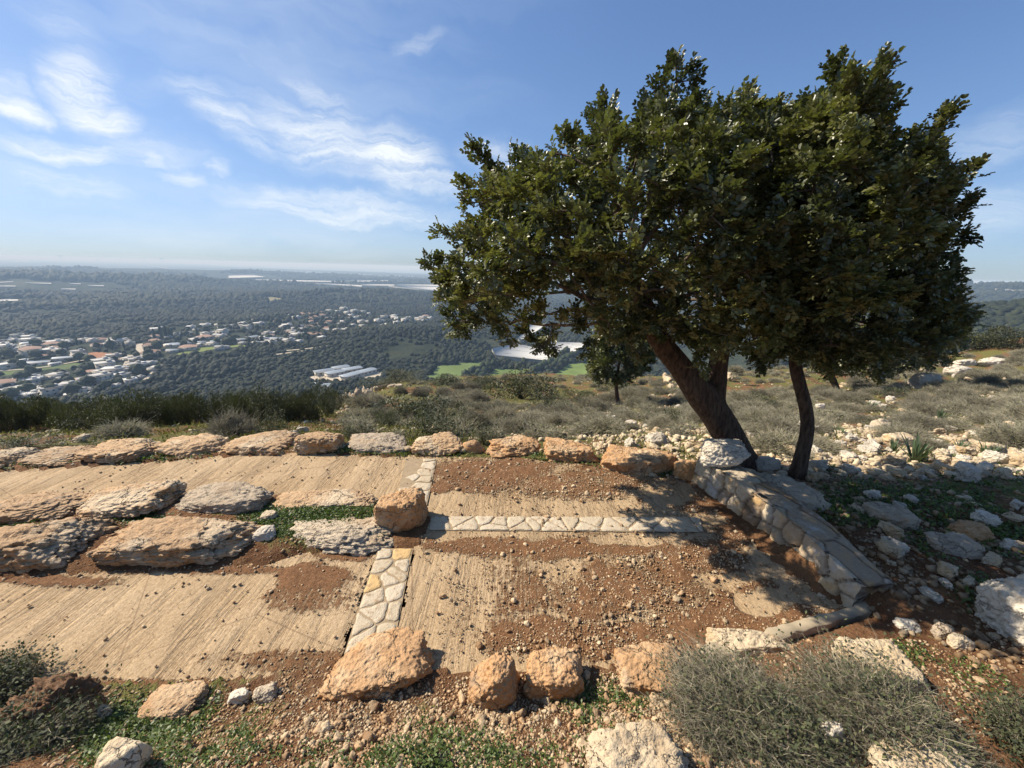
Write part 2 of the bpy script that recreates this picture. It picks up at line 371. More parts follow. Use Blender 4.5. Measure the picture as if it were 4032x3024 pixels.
# finer in view: warp azimuth
AZ = np.sort(np.concatenate([np.linspace(-1.15, 1.15, NA - 120), np.linspace(-math.pi, -1.16, 60), np.linspace(1.16, math.pi, 60)]))
def tps_eval(ld, az):
    X = np.c_[ld, az * AZS]; out = np.empty(len(X))
    for s in range(0, len(X), 20000):
        q = X[s:s + 20000]; d = np.hypot(q[:, None, 0] - TX[None, :, 0], q[:, None, 1] - TX[None, :, 1])
        out[s:s + 20000] = np.where(d > 0, d * d * np.log(d + 1e-12), 0) @ TW[:len(TX)] + TW[-3] + q @ TW[-2:]
    return out
GL, GA = np.meshgrid(LD, AZ, indexing='ij')
GK = tps_eval(GL.ravel(), GA.ravel()).reshape(GL.shape)
GK[:, 0] = GK[:, -1] = 0.5 * (GK[:, 0] + GK[:, -1])
GZ = CAMH * (1 - np.exp(np.clip(GK, -0.7, 4.2)))
GD = np.exp(GL); GX = GD * np.sin(GA); GY = GD * np.cos(GA)

# the paved area in plan
def plan(pts): return [tuple(lev(x, y)[:2]) for x, y in pts]
P_TERR = plan([(392, 668), (413, 548), (428, 520), (398, 508), (408, 455), (500, 457), (560, 462), (640, 474), (690, 482), (735, 527), (790, 572), (862, 620), (760, 650), (700, 668), (560, 676), (450, 678)])
P_LOW = plan([(-120, 610), (-60, 585), (0, 575), (110, 568), (265, 562), (300, 550), (378, 545), (378, 548), (336, 668), (300, 676), (200, 690), (90, 690), (10, 700), (-80, 710), (-160, 720)])
P_UP = plan([(-140, 525), (0, 507), (90, 503), (180, 500), (270, 500), (398, 508), (409, 456), (300, 452), (230, 455), (160, 460), (100, 464), (30, 468), (-110, 478)])
P_MED = plan([(-100, 530), (0, 512), (90, 503), (180, 500), (270, 503), (380, 506), (400, 530), (380, 548), (270, 560), (110, 568), (0, 575), (-100, 590)])
P_BAND = plan([(330, 676), (396, 676), (418, 545), (374, 545)])
def in_terr(x, y): return inpoly(x, y, P_TERR) | inpoly(x, y, P_LOW) | inpoly(x, y, P_UP) | inpoly(x, y, P_BAND)
tm = in_terr(GX, GY)
_near = GD < 9; tmi = tm.copy()
for _a in range(8):
    tmi[_near] &= in_terr(GX[_near] + 0.045 * math.cos(_a * .785), GY[_near] + 0.045 * math.sin(_a * .785))
td = np.minimum(np.minimum(polydist(GX, GY, P_TERR), polydist(GX, GY, P_LOW)), polydist(GX, GY, P_UP))
blend = np.where(tm, 1.0, np.where((GX > 0.9) & (GY < 3.6), sstep(0.10, 0.02, td), sstep(0.5, 0.05, td)))
GZ = GZ * (1 - blend) + blend * np.where(tmi, -0.045, 0.014)
# the brow on the left: beyond it the slope drops away out of sight
_P = np.stack([GX, GY, GZ], -1); _px, _py, _zz = project(_P); _lim = np.interp(_px, [-400, 0, 100, 300, 345, 380], [424, 418, 415, 409, 404, 392]); _k = (384 - _lim) / FPX
_d0 = np.stack([GX, GY, np.zeros_like(GX)], -1) - CAMP; _zl = (_k * (_d0 @ cf) - _d0 @ cu) / (cu[2] - _k * cf[2])
GZ = np.where((_zz > 0.5) & (_px < 372) & (GD > 12), np.minimum(GZ, _zl - 0.004 * (GD - 12)), GZ)
gxy = np.c_[GX.ravel(), GY.ravel()]
_md = inpoly(GX, GY, P_MED) & ~tm
GZ = GZ + np.where(_md, 0.035 * sstep(0.0, 0.18, polydist(GX, GY, P_MED)), 0)
rough = (fbm(gxy * 3.1, 4, 3) * 0.035 + fbm(gxy * 14, 3, 9) * 0.012).reshape(GX.shape) + (fbm(gxy * 0.6, 4, 5).reshape(GX.shape)) * 0.16 * sstep(4.5, 9, GD)
rough += (fbm(gxy * 0.15, 4, 15).reshape(GX.shape)) * 0.25 * sstep(12, 40, GD)
GZ = GZ + rough * np.where(tmi, 0.1, np.where(tm, .25, 1 - 0.8 * blend))
def hz(x, y):
    x = np.asarray(x, float); y = np.asarray(y, float)
    ld = np.log(np.maximum(np.hypot(x, y), 0.281)); az = np.arctan2(x, y)
    i = np.clip(np.searchsorted(LD, ld) - 1, 0, ND - 2); j = np.clip(np.searchsorted(AZ, az) - 1, 0, len(AZ) - 2)
    u = np.clip((ld - LD[i]) / (LD[i + 1] - LD[i]), 0, 1); v = np.clip((az - AZ[j]) / (AZ[j + 1] - AZ[j]), 0, 1)
    return GZ[i, j] * (1 - u) * (1 - v) + GZ[i + 1, j] * u * (1 - v) + GZ[i, j + 1] * (1 - u) * v + GZ[i + 1, j + 1] * u * v
_TS = np.exp(np.linspace(math.log(0.3), math.log(320), 900))
def hit(px, py):
    """point of the hillside seen at a place of the picture"""
    r = ray(px, py); r = r / math.hypot(r[0], r[1]); Q = CAMP + _TS[:, None] * r
    below = Q[:, 2] < hz(Q[:, 0], Q[:, 1]); k = int(np.argmax(below)) if below.any() else 600
    if k > 0:
        a = Q[k - 1]; b = Q[k]
        for _ in range(12):
            c = (a + b) / 2
            if c[2] < hz(c[0], c[1]): b = c
            else: a = c
        return b
    return Q[k]

# ------------------------------------------------------------------ ground sheet of the hillside
def zone_attrs():
    V = np.c_[GX.ravel(), GY.ravel(), GZ.ravel()]
    px, py, zz = project(V); d = GD.ravel(); xy = V[:, :2]
    front = zz > 0.1
    n = fbm(xy * 1.3, 4, 21); n2 = fbm(xy * 5, 3, 22)
    g = np.zeros(len(V))
    inn = front & (py < 462)
    g = np.where(inn & (px < 430), sstep(462, 445, py) * (0.55 + 0.9 * n), g)
    g = np.where(inn & (px >= 430), 0.60 + 0.9 * n, g)
    g = np.where(front & (py > 660), -0.05 + 0.55 * n + 0.5 * sstep(360, 120, px), g)
    g = np.where(front & (px > 740) & (py > 470) & (py < 660), 0.1 + 1.0 * n, g)
    med = inpoly(V[:, 0], V[:, 1], P_MED)
    g = np.where(med, 0.35 * sstep(180, 260, px) + 0.8 * n, g)
    g = np.clip(g + 0.5 * n2, 0, 1)
    red = np.clip(0.3 + 0.9 * fbm(xy * 0.9, 4, 33), 0, 1)
    red = np.where(inn & (px < 420) & (px > 330) & (py > 400) & (py < 425), 1.0, red)
    rub = np.clip(front * sstep(560, 720, px) * sstep(405, 450, py) * sstep(500, 470, py) + 0.25 * n, 0, 1)
    return g, red, rub
def ground():
    i, j = np.meshgrid(np.arange(ND - 1), np.arange(len(AZ) - 1), indexing='ij'); w = len(AZ)
    a = (i * w + j).ravel(); F = np.stack([a, a + w, a + w + 1, a + 1], -1)[:, ::-1]
    V = np.c_[GX.ravel(), GY.ravel(), GZ.ravel()]
    V = np.r_[V, [[0, 0, GZ[0].mean()]]]
    c = len(V) - 1; jj = np.arange(w - 1); F2 = np.stack([np.full(w - 1, c), jj, jj + 1], -1)[:, ::-1]
    g, red, rub = zone_attrs()
    m, nt, b, o = newmat("hillside_soil"); T = NT(nt); p = T.pos()
    n1 = T.noise(p, 2.2, 6, 0.62); n2 = T.noise(p, 18, 5, 0.65); n3 = T.noise(p, 90, 3, 0.6)
    soil = T.mix(T.mr(n1, 0.35, 0.65), (0.12, 0.055, 0.025), (0.21, 0.110, 0.052))
    soil = T.mix(T.math('MULTIPLY', T.attr('red'), T.mr(n2, 0.3, 0.7)), soil, (0.34, 0.17, 0.075))
    soil = T.mix(T.mr(n2, 0.56, 0.68, 0, 0.5, True), soil, (0.36, 0.24, 0.13))
    soil = T.mix(T.math('MULTIPLY', T.attr('rub'), T.mr(n2, 0.42, 0.6, 0, 0.9, True)), soil, (0.50, 0.42, 0.30))
    gr = T.mix(T.mr(n2, 0.3, 0.7), (0.085, 0.095, 0.025), (0.20, 0.18, 0.055))
    gf = T.mr(T.math('ADD', T.attr('green'), T.math('MULTIPLY', T.math('SUBTRACT', n2, 0.5), 1.3)), 0.36, 0.62, 0, 0.92, True)
    col = T.mix(gf, soil, gr)
    col = T.mul(col, T.mix(T.mr(n3, 0.3, 0.7), (0.7, 0.7, 0.7), (1.2, 1.2, 1.2)))
    nt.links.new(col, b.inputs['Base Color']); b.inputs['Roughness'].default_value = 0.95; b.inputs['Specular IOR Level'].default_value = 0.15
    h = T.math('ADD', n2, T.math('MULTIPLY', n3, 0.5)); nt.links.new(T.bump(h, 0.9, 0.05), b.inputs['Normal'])
    z = np.zeros(1)
    struct(obj("hillside_ground", mesh("hillside_ground", V, [F, F2], m, {"green": np.r_[g, z], "red": np.r_[red, z], "rub": np.r_[rub, z]})))
ground()

# ------------------------------------------------------------------ brushed concrete paving
def concrete_mat():
    m, nt, b, o = newmat("brushed_concrete"); T = NT(nt); p = T.pos()
    br1 = T.noise(p, 1.0, 3, 0.6, (64, 3.0, 1)); br2 = T.noise(p, 1.0, 3, 0.6, (135, 11.0, 1)); grp = T.noise(p, 1.0, 3, 0.6, (4.5, 1.1, 1))
    wv = T.math('ADD', T.math('MULTIPLY', br1, 1.0), T.math('MULTIPLY', br2, 0.6))
    amp = T.mr(grp, 0.38, 0.66, 0.10, 1.0, True)
    n1 = T.noise(p, 1.6, 6, 0.6); n2 = T.noise(p, 24, 5, 0.65); n3 = T.noise(p, 130, 3, 0.6)
    soil = T.math('MULTIPLY', T.attr('soil'), 1.3)
    base = T.mix(T.mr(n1, 0.3, 0.7), (0.43, 0.30, 0.168), (0.52, 0.385, 0.235))
    groove = T.math('MULTIPLY', T.mr(wv, 0.66, 0.86, 0, 1, True), amp)
    base = T.mix(T.math('MULTIPLY', groove, 0.35), base, (0.30, 0.19, 0.10))
    base = T.mix(T.mr(n2, 0.6, 0.75, 0, 0.35), base, (0.55, 0.44, 0.30))
    # thin cracks
    vc = T.voro(T.noise_vec(p) if hasattr(T, 'noise_vec') else p, 0.9, 'DISTANCE_TO_EDGE')
    base = T.mix(T.mr(vc, 0.0, 0.006, 0.55, 0.0), base, (0.16, 0.10, 0.06))
    sc = T.mix(T.mr(n2, 0.3, 0.7), (0.125, 0.054, 0.023), (0.215, 0.105, 0.046))
    sc = T.mix(T.mr(n3, 0.55, 0.7, 0, 0.6), sc, (0.36, 0.22, 0.115))
    thr = T.math('ADD', soil, T.math('ADD', T.math('MULTIPLY', T.math('SUBTRACT', n2, 0.5), 1.9), T.math('MULTIPLY', T.math('SUBTRACT', wv, 0.8), 0.9)))
    sf = T.mr(thr, 0.22, 0.80, 0, 0.95, True)
    col = T.mix(sf, base, sc); n4 = T.noise(p, 55, 4, 0.7); col = T.mul(col, T.mix(T.mr(n3, 0.3, 0.7), (0.80,) * 3, (1.14,) * 3)); col = T.mul(col, T.mix(T.mr(n4, 0.36, 0.6, 0, 1), (0.78, 0.75, 0.70), (1.06,) * 3))
    nt.links.new(col, b.inputs['Base Color']); b.inputs['Roughness'].default_value = 0.95; b.inputs['Specular IOR Level'].default_value = 0.2
    inv = T.math('SUBTRACT', 1.0, sf)
    h = T.math('ADD', T.math('MULTIPLY', T.math('MULTIPLY', wv, amp), T.math('MULTIPLY', inv, -1.6)), T.math('ADD', T.math('ADD', T.math('MULTIPLY', n3, 0.3), T.math('MULTIPLY', n4, 0.5)), T.math('MULTIPLY', T.math('MULTIPLY', n2, 0.9), sf)))
    nt.links.new(T.bump(h, 0.9, 0.014), b.inputs['Normal'])
    return m
M_CONC = concrete_mat()
# earth washed over the concrete: ellipses in the picture's terms (x, y, rx, ry, amount) turned into ground marks
SOILS = [(490, 470, 70, 16, 1.1), (470, 482, 50, 14, 1.0), (580, 485, 90, 16, 0.75), (620, 470, 60, 9, 0.9), (700, 505, 30, 14, 0.8), (560, 548, 130, 13, 0.95), (470, 545, 45, 9, .8), (700, 560, 70, 25, 1.05), (620, 590, 110, 40, 0.75),
         (740, 620, 75, 30, 1.1), (560, 640, 120, 26, 0.85), (660, 640, 90, 20, 0.95), (520, 590, 40, 45, 0.55), (310, 577, 55, 17, 1.05), (300, 598, 60, 18, 0.5), (350, 556, 40, 6, .8), (455, 610, 30, 40, 0.22), (640, 530, 160, 8, 0.35),
         (290, 660, 90, 14, 0.55), (200, 688, 150, 12, 0.8), (60, 690, 60, 12, 0.7), (180, 568, 150, 8, 0.8), (40, 580, 90, 8, 0.8), (150, 497, 170, 6, 0.6), (760, 590, 30, 12, 0.7), (820, 620, 40, 16, 1.0), (740, 540, 25, 22, .9)]
NOSOIL = [(455, 500, 42, 12, 0.7), (640, 500, 45, 13, 0.45), (630, 542, 40, 6, 0.8), (760, 603, 32, 17, 1.2), (445, 585, 28, 34, 0.35), (520, 506, 60, 9, 0.5)]
def soil_amount(V, seed):
    px, py, zz = project(V); xy = V[:, :2]
    wx = fbm(xy * 4, 4, 71) * 0.55; wy = fbm(xy * 4, 4, 72) * 0.55
    s = np.zeros(len(V))
    for x, y, rx, ry, a in SOILS:
        q = np.hypot((px - x) / rx + wx, (py - y) / ry + wy); s = np.maximum(s, a * sstep(1.15, 0.35, q))
    for x, y, rx, ry, a in NOSOIL:
        q = np.hypot((px - x) / rx + wx, (py - y) / ry + wy); s = s - a * sstep(1.0, 0.5, q)
    return np.clip(s, 0, 1.2)
def slab(name, poly, z, seed, cell=0.014):
    P = np.array(poly); lo = np.maximum(P.min(0), [-6.5, 0.9]); hi = P.max(0)
    nx = int((hi[0] - lo[0]) / cell); ny = int((hi[1] - lo[1]) / cell)
    xs = np.linspace(lo[0], hi[0], nx + 1); ys = np.linspace(lo[1], hi[1], ny + 1); X, Y = np.meshgrid(xs, ys, indexing='ij')
    cx = (X[:-1, :-1] + X[1:, 1:]) / 2; cy = (Y[:-1, :-1] + Y[1:, 1:]) / 2
    q = np.c_[cx.ravel(), cy.ravel()]; w = fbm(q * 7, 3, seed) * 0.035
    keep = (inpoly(cx + w.reshape(cx.shape), cy + w.reshape(cx.shape) * 0.7, poly)).ravel()
    i, j = np.meshgrid(np.arange(nx), np.arange(ny), indexing='ij'); a = (i * (ny + 1) + j).ravel()
    F = np.stack([a, a + ny + 1, a + ny + 2, a + 1], -1)[keep]
    V = np.c_[X.ravel(), Y.ravel(), np.zeros(X.size)]
    s = soil_amount(V, seed); xy = V[:, :2]
    V[:, 2] = z + np.clip(s, 0, 1) * (0.006 + 0.012 * (fbm(xy * 9, 4, 8) + 0.35)) + fbm(xy * 1.7, 2, 4) * 0.004
    used = np.unique(F); mp = np.full(len(V), -1); mp[used] = np.arange(len(used))
    return struct(obj(name, mesh(name, V[used], mp[F], M_CONC, {"soil": s[used]})))
slab("terrace_pavement", P_TERR, 0.0, 1)
slab("lower_ramp_path", P_LOW, -0.006, 2)
slab("upper_ramp_path", P_UP, -0.006, 3)

# ------------------------------------------------------------------ flagstone bands set in mortar
def paver_mat():
    m, nt, b, o = newmat("paver_limestone"); T = NT(nt); p = T.pos()
    r = nt.nodes.new("ShaderNodeNewGeometry").outputs['Random Per Island']
    n = T.noise(p, 20, 5, 0.65); n3 = T.noise(p, 70, 4, 0.65)
    col = T.mix(r, (0.47, 0.38, 0.25), (0.55, 0.46, 0.33)); col = T.mix(T.mr(r, 0.93, 0.96), col, (0.58, 0.38, 0.16))
    col = T.mix(T.mr(n, 0.50, 0.70, 0, 0.85, True), col, (0.34, 0.225, 0.12)); col = T.mix(T.mr(n3, 0.62, 0.72, 0, 0.6), col, (0.2, 0.13, 0.08))
    nt.links.new(col, b.inputs['Base Color']); b.inputs['Roughness'].default_value = 0.85
    nt.links.new(T.bump(T.math('ADD', n, T.math('MULTIPLY', n3, .6)), 0.8, 0.012), b.inputs['Normal']); return m
M_PAVER = paver_mat(); M_MORTAR = simple_mat("mortar", (0.33, 0.245, 0.15), 0.95, 0.2, 0.35, 20)
def clip_half(poly, nx, ny, c):
    out = []; n = len(poly)
    for i in range(n):
        a = poly[i]; b = poly[(i + 1) % n]; da = a[0] * nx + a[1] * ny - c; db = b[0] * nx + b[1] * ny - c
        if da <= 0: out.append(a)
        if (da < 0 < db) or (db < 0 < da):
            t = da / (da - db); out.append((a[0] + (b[0] - a[0]) * t, a[1] + (b[1] - a[1]) * t))
    return out
def band(name, quad, seeds, seed, gap=0.006, z=0.006, drop=0.0):
    """quad in plan; seeds = stone centres in the quad's own (u,v)"""
    rng = np.random.default_rng(seed); q = np.array(quad)
    def uv(u, v): return (q[0] * (1 - u) + q[1] * u) * (1 - v) + (q[3] * (1 - u) + q[2] * u) * v
    S = [uv(u, v) for u, v in seeds]
    V, F4, F3, mi = [], [], [], []
    # mortar bed as a fine strip
    nu, nv = 6, 40
    for j in range(nv + 1):
        for i in range(nu + 1):
            p = uv(i / nu, j / nv); V.append((p[0], p[1], z))
    for j in range(nv):
        for i in range(nu):
            a = j * (nu + 1) + i; F4.append((a, a + 1, a + nu + 2, a + nu + 1)); mi.append(0)
    nq = len(F4); tm_ = []
    for k, s in enumerate(S):
        poly = [tuple(p) for p in quad]
        for l, t in enumerate(S):
            if l == k: continue
            d = np.array(t) - s; L = np.hypot(*d); n = d / L; c = ((np.array(t) + s) / 2) @ n
            poly = clip_half(poly, n[0], n[1], c)
            if len(poly) < 3: break
        if len(poly) < 3 or rng.random() < drop: continue
        P = np.array(poly); cen = P.mean(0)
        # inset, round the corners, roughen the outline
        pts = []
        for i in range(len(P)):
            a, b2 = P[i], P[(i + 1) % len(P)]; L = np.hypot(*(b2 - a)); m_ = max(2, int(L / 0.018))
            for t in np.linspace(0, 1, m_, endpoint=False): pts.append(a + (b2 - a) * t)
        pts = np.array(pts); n_ = len(pts)
        for _ in range(2): pts = (np.roll(pts, 1, 0) + 2 * pts + np.roll(pts, -1, 0)) / 4
        d = pts - cen; L = np.hypot(d[:, 0], d[:, 1])[:, None]; pts = cen + d * np.maximum(0.4, (L - gap * rng.uniform(0.8, 1.5)) / L)
        pts += fbm(pts * 28, 3, seed + k)[:, None] * 0.012 * (d / L)
        b0 = len(V); h = z + rng.uniform(0.004, 0.008); tilt = rng.normal(scale=0.008, size=2)
        rings = [(1.0, z - 0.002), (0.985, h - 0.003), (0.94, h), (0.6, h), (0.3, h)]
        for sc, zz in rings:
            for p in pts:
                pp = cen + (p - cen) * sc; top = zz + ((pp - cen) @ tilt if sc < 0.99 else 0); V.append((pp[0], pp[1], top))
        V.append((cen[0], cen[1], h)); ce = len(V) - 1
        for r_ in range(len(rings) - 1):
            for i in range(n_):
                a = b0 + r_ * n_ + i; b3 = b0 + r_ * n_ + (i + 1) % n_; F4.append((a, b3, b3 + n_, a + n_)); mi.append(1)
        for i in range(n_): F3.append((b0 + (len(rings) - 1) * n_ + i, b0 + (len(rings) - 1) * n_ + (i + 1) % n_, ce))
    return struct(obj(name, mesh(name, np.array(V), [np.array(F4), np.array(F3)], [M_MORTAR, M_PAVER], midx=mi + [1] * len(F3))))
def seeds_two_rows(n, rng, j=0.35):
    s = []
    for k in range(n):
        s.append((rng.uniform(.15, .38), (k + 0.5 + rng.uniform(-j, j)) / n)); s.append((rng.uniform(.62, .88), (k + 0.95 + rng.uniform(-j, j)) / n))
        if rng.random() < .3: s.append((rng.uniform(.4, .6), (k + rng.random()) / n))
    return s
_r1 = np.random.default_rng(5)
band("flagstone_path", plan([(344, 655), (392, 655), (413, 549), (378, 549)]), seeds_two_rows(6, _r1), 11)
band("flagstone_path", plan([(428, 531), (704, 533), (700, 518), (430, 517)]), [(u, v) for v, u in seeds_two_rows(10, _r1)], 12, z=0.009)
band("flagstone_path", plan([(395, 506), (427, 506), (437, 460), (406, 459)]), seeds_two_rows(6, _r1) , 13, z=0.012, drop=0.25)

# ------------------------------------------------------------------ rocks
def rock_shape(n_sub, dims, seed, facets=16, rough=0.10, pits=0.0, strata=0.0, p=15, freq=1.0):
    D, F = ico(n_sub); rng = np.random.default_rng(seed)
    N = rng.normal(size=(facets, 3)); N /= np.linalg.norm(N, axis=1)[:, None]
    N = np.r_[N, [[0, 0, 1], [0, 0, -1], [1, 0, 0.2], [-1, 0, 0.1], [0, 1, 0], [0, -1, 0.15]]]; dd = np.r_[rng.uniform(0.72, 1.02, facets), rng.uniform(0.8, 0.95, 6)]
    c = np.clip(D @ N.T, 0, None) / dd; r = (c ** p).sum(1) ** (-1.0 / p)
    P = D * r[:, None]
    P *= (1 + rough * 1.15 * fbm(P * 1.9 * freq + seed % 97, 4, seed))[:, None]
    if n_sub >= 3:
        P *= (1 + rough * 0.9 * (0.35 - np.abs(fbm(P * 3.6 * freq + 3, 4, seed + 5))))[:, None]
    if n_sub >= 4:
        dim = np.array(dims) / max(dims); q = P * dim
        P *= (1 + (0.045 * fbm(q * 13, 3, seed + 11) + 0.05 * (0.3 - np.abs(fbm(q * 7, 3, seed + 12)))) / np.maximum(dim.min(), .5))[:, None]
    if strata:
        zz = P[:, 2] * 7 + fbm(P * 1.5, 3, seed + 8) * 2.2; w = np.abs((zz % 1.0) - 0.5) * 2
        P[:, :2] *= (1 + strata * (sstep(0.0, 0.5, w) - 0.7))[:, None]
    if pits:
        v = fbm(P * 5.5, 3, seed + 9); P *= (1 - pits * sstep(0.12, 0.42, v))[:, None]
        v = fbm(P * 12, 2, seed + 10); P *= (1 - pits * 0.45 * sstep(0.15, 0.5, v))[:, None]
    lo, hi = P.min(0), P.max(0); P = (P - (lo + hi) / 2) / (hi - lo) * np.array(dims)
    P[:, 2] -= P[:, 2].min()
    return P, F
GRP = {}
def rock_at(x0, y0, x1, y1, label, mat, name="boulder", cat="boulder", group=None, thick=0.75, sub=6, seed=None, base=None, yaw=None, **kw):
    """a boulder whose outline covers x0..x1, y0..y1 of the picture, standing on the ground there"""
    xm = (x0 + x1) / 2; seed = seed or int(abs(x0) * 7 + y1 * 3)
    G = hit(xm, y1) if base is None else base
    dep = (G - CAMP) @ cf; w = (x1 - x0) / FPX * dep
    f = np.array([0.12 * G[0] / np.hypot(*G[:2]), 1.0]); f /= np.hypot(*f); th = w * thick
    C = np.r_[G[:2] * (1 + th * 0.42 / G[1]), G[2]]; gz = min(G[2], float(hz(C[0], C[1]))) if base is None else G[2]
    # height: the far part of the top edge reaches y0
    Q = np.r_[G[:2] + f * th * 0.55, 0]; r = ray(xm, y0); zt = CAMH + Q[1] / r[1] * r[2]
    h = max(zt - gz, 0.05) * 1.03
    h *= 0.92; sink = 0.62 * h if base is None else 0.0
    P, F = rock_shape(sub, (w * 1.06, th * 1.05, h + sink), seed, **kw)
    ang = math.atan2(-f[0], f[1]) + (yaw or 0.0)
    o = obj(name, mesh(name, P, F, mat), None, (C[0], C[1], gz - sink), ang)
    return tag(o, label, cat, group)
ROW = "boulders edging the paving"
B = M_BOULDER
for a in [
    (-12, 450, 33, 468, "pale boulder cut by the photo's edge at the far left end of the far row", B, dict(strata=.05)),
    (35, 449, 98, 466, "low flat brown boulder beside the grey shrub, second in the far row", B, dict(strata=.08, rough=.16)),
    (97, 440, 165, 463, "layered boulder with split upper slab in the far row", B, dict(strata=.10)),
    (166, 437, 228, 457, "oblong flat-topped boulder with a dark hollow in its front, far row", B, dict(rough=.13)),
    (228, 434, 300, 456, "wedge-shaped boulder sloping down to its right end in the far row", B, dict(facets=9)),
    (302, 430, 349, 454, "tall round-shouldered brown boulder with two humps in the far row", M_BOULDER, dict(rough=.15)),
    (346, 434, 412, 453, "long white-topped grey boulder left of the round yellowish one in the far row", M_GREYROCK, dict(rough=.12)),
    (413, 434, 470, 455, "domed yellowish boulder at the top of the flagstone band", B, dict(rough=.12)),
    (461, 439, 486, 453, "small ochre boulder tucked beside the domed yellowish one", M_ORANGE, dict(sub=4)),
    (485, 438, 541, 458, "cracked boulder with a notched top in the far row", M_ORANGE, dict(rough=.2)),
    (541, 440, 598, 463, "blocky ochre boulder with a sheer front in the far row", M_ORANGE, dict(facets=10)),
    (597, 447, 676, 477, "long ochre boulder with a low overhang beside the stone wall's end", M_ORANGE, dict(thick=.55, rough=.13)),
    (673, 458, 696, 480, "small upright brown stone wedged against the wall's far end", M_ORANGE, dict(sub=4)),
]: rock_at(*a[:4], a[4], a[5], group=ROW, **{**dict(facets=14, rough=.11), **a[6]})
for a in [
    (0, 494, 97, 523, "long low crumbly ledge rock between the ramps, farthest left above the grass", B, dict(thick=.6, rough=.22, strata=.08)),
    (95, 486, 176, 520, "slab-like boulder with a raised back edge above the clover patch", B, dict(strata=.07, pits=.06)),
    (177, 488, 272, 513, "wide grey-tan boulder with a hollow scooped in its right end", M_GREYROCK, dict(pits=.09, thick=.5)),
    (273, 492, 378, 509, "long flat boulder sunk along the top of the clover patch", B, dict(thick=.38, rough=.1)),
    (380, 491, 430, 531, "squarish rusty orange boulder where the three flagstone bands meet", M_ORANGE, dict(facets=9, rough=.1, thick=.8)),
    (-20, 520, 113, 576, "broad pitted bedrock slab above the lower ramp at the photo's left edge", B, dict(thick=.6, rough=.18, pits=.09, strata=.05)),
    (111, 522, 264, 566, "long dark brown boulder with an undercut front above the lower ramp", B, dict(thick=.42, rough=.16, pits=.07, strata=.06)),
    (282, 522, 412, 557, "grey honeycombed boulder full of holes above the flagstone band", M_GREYROCK, dict(thick=.42, pits=.15, rough=.12)),
]: rock_at(*a[:4], a[4], a[5], group="boulders between the two ramps", **{**dict(facets=13, rough=.12), **a[6]})
for a in [
    (330, 648, 437, 702, "big tan boulder at the foot of the flagstone band", M_ORANGE, dict(rough=.1, thick=.7)),
    (466, 650, 521, 708, "tall narrow tan boulder right of the big one below the terrace", M_ORANGE, dict(thick=.9)),
    (522, 655, 582, 698, "soil-stained boulder with a dark hole on its right flank", M_ORANGE, dict(rough=.14)),
    (610, 653, 692, 696, "rounded ochre boulder half behind the big thorny bush", M_ORANGE, dict(rough=.12)),
    (703, 630, 792, 658, "long pale yellow kerb rock lying across the terrace corner", M_HILLROCK, dict(thick=.35, rough=.1)),
    (830, 646, 902, 690, "pale tilted wedge-shaped boulder behind the thorny bush", M_HILLROCK, dict(facets=9)),
    (978, 572, 1075, 656, "big jagged white boulder cut by the photo's right edge", M_WHITEROCK, dict(facets=10, rough=.15, pits=.07, thick=.8)),
    (862, 748, 962, 800, "flat cream boulder cut by the bottom edge, right of the bush", M_HILLROCK, dict(thick=.6)),
    (572, 738, 690, 800, "knobbly cream rock outcrop at the left foot of the thorny bush", M_HILLROCK, dict(rough=.25, thick=.6)),
    (108, 745, 148, 780, "angular two-tone stone cut by the bottom edge among the weeds", M_HILLROCK, dict(facets=8, sub=4)),
    (18, 684, 105, 740, "dark crumbling ledge rock below the lower ramp near the olive-grey bush", M_DIRTCRUST, dict(thick=.6, rough=.3, strata=.06)),
    (150, 692, 210, 722, "low tan ledge rock half buried below the lower ramp", M_ORANGE, dict(thick=.7, rough=.15, strata=.05)),
]: rock_at(*a[:4], a[4], a[5], group="boulders along the near bank", **{**dict(facets=13, rough=.12), **a[6]})
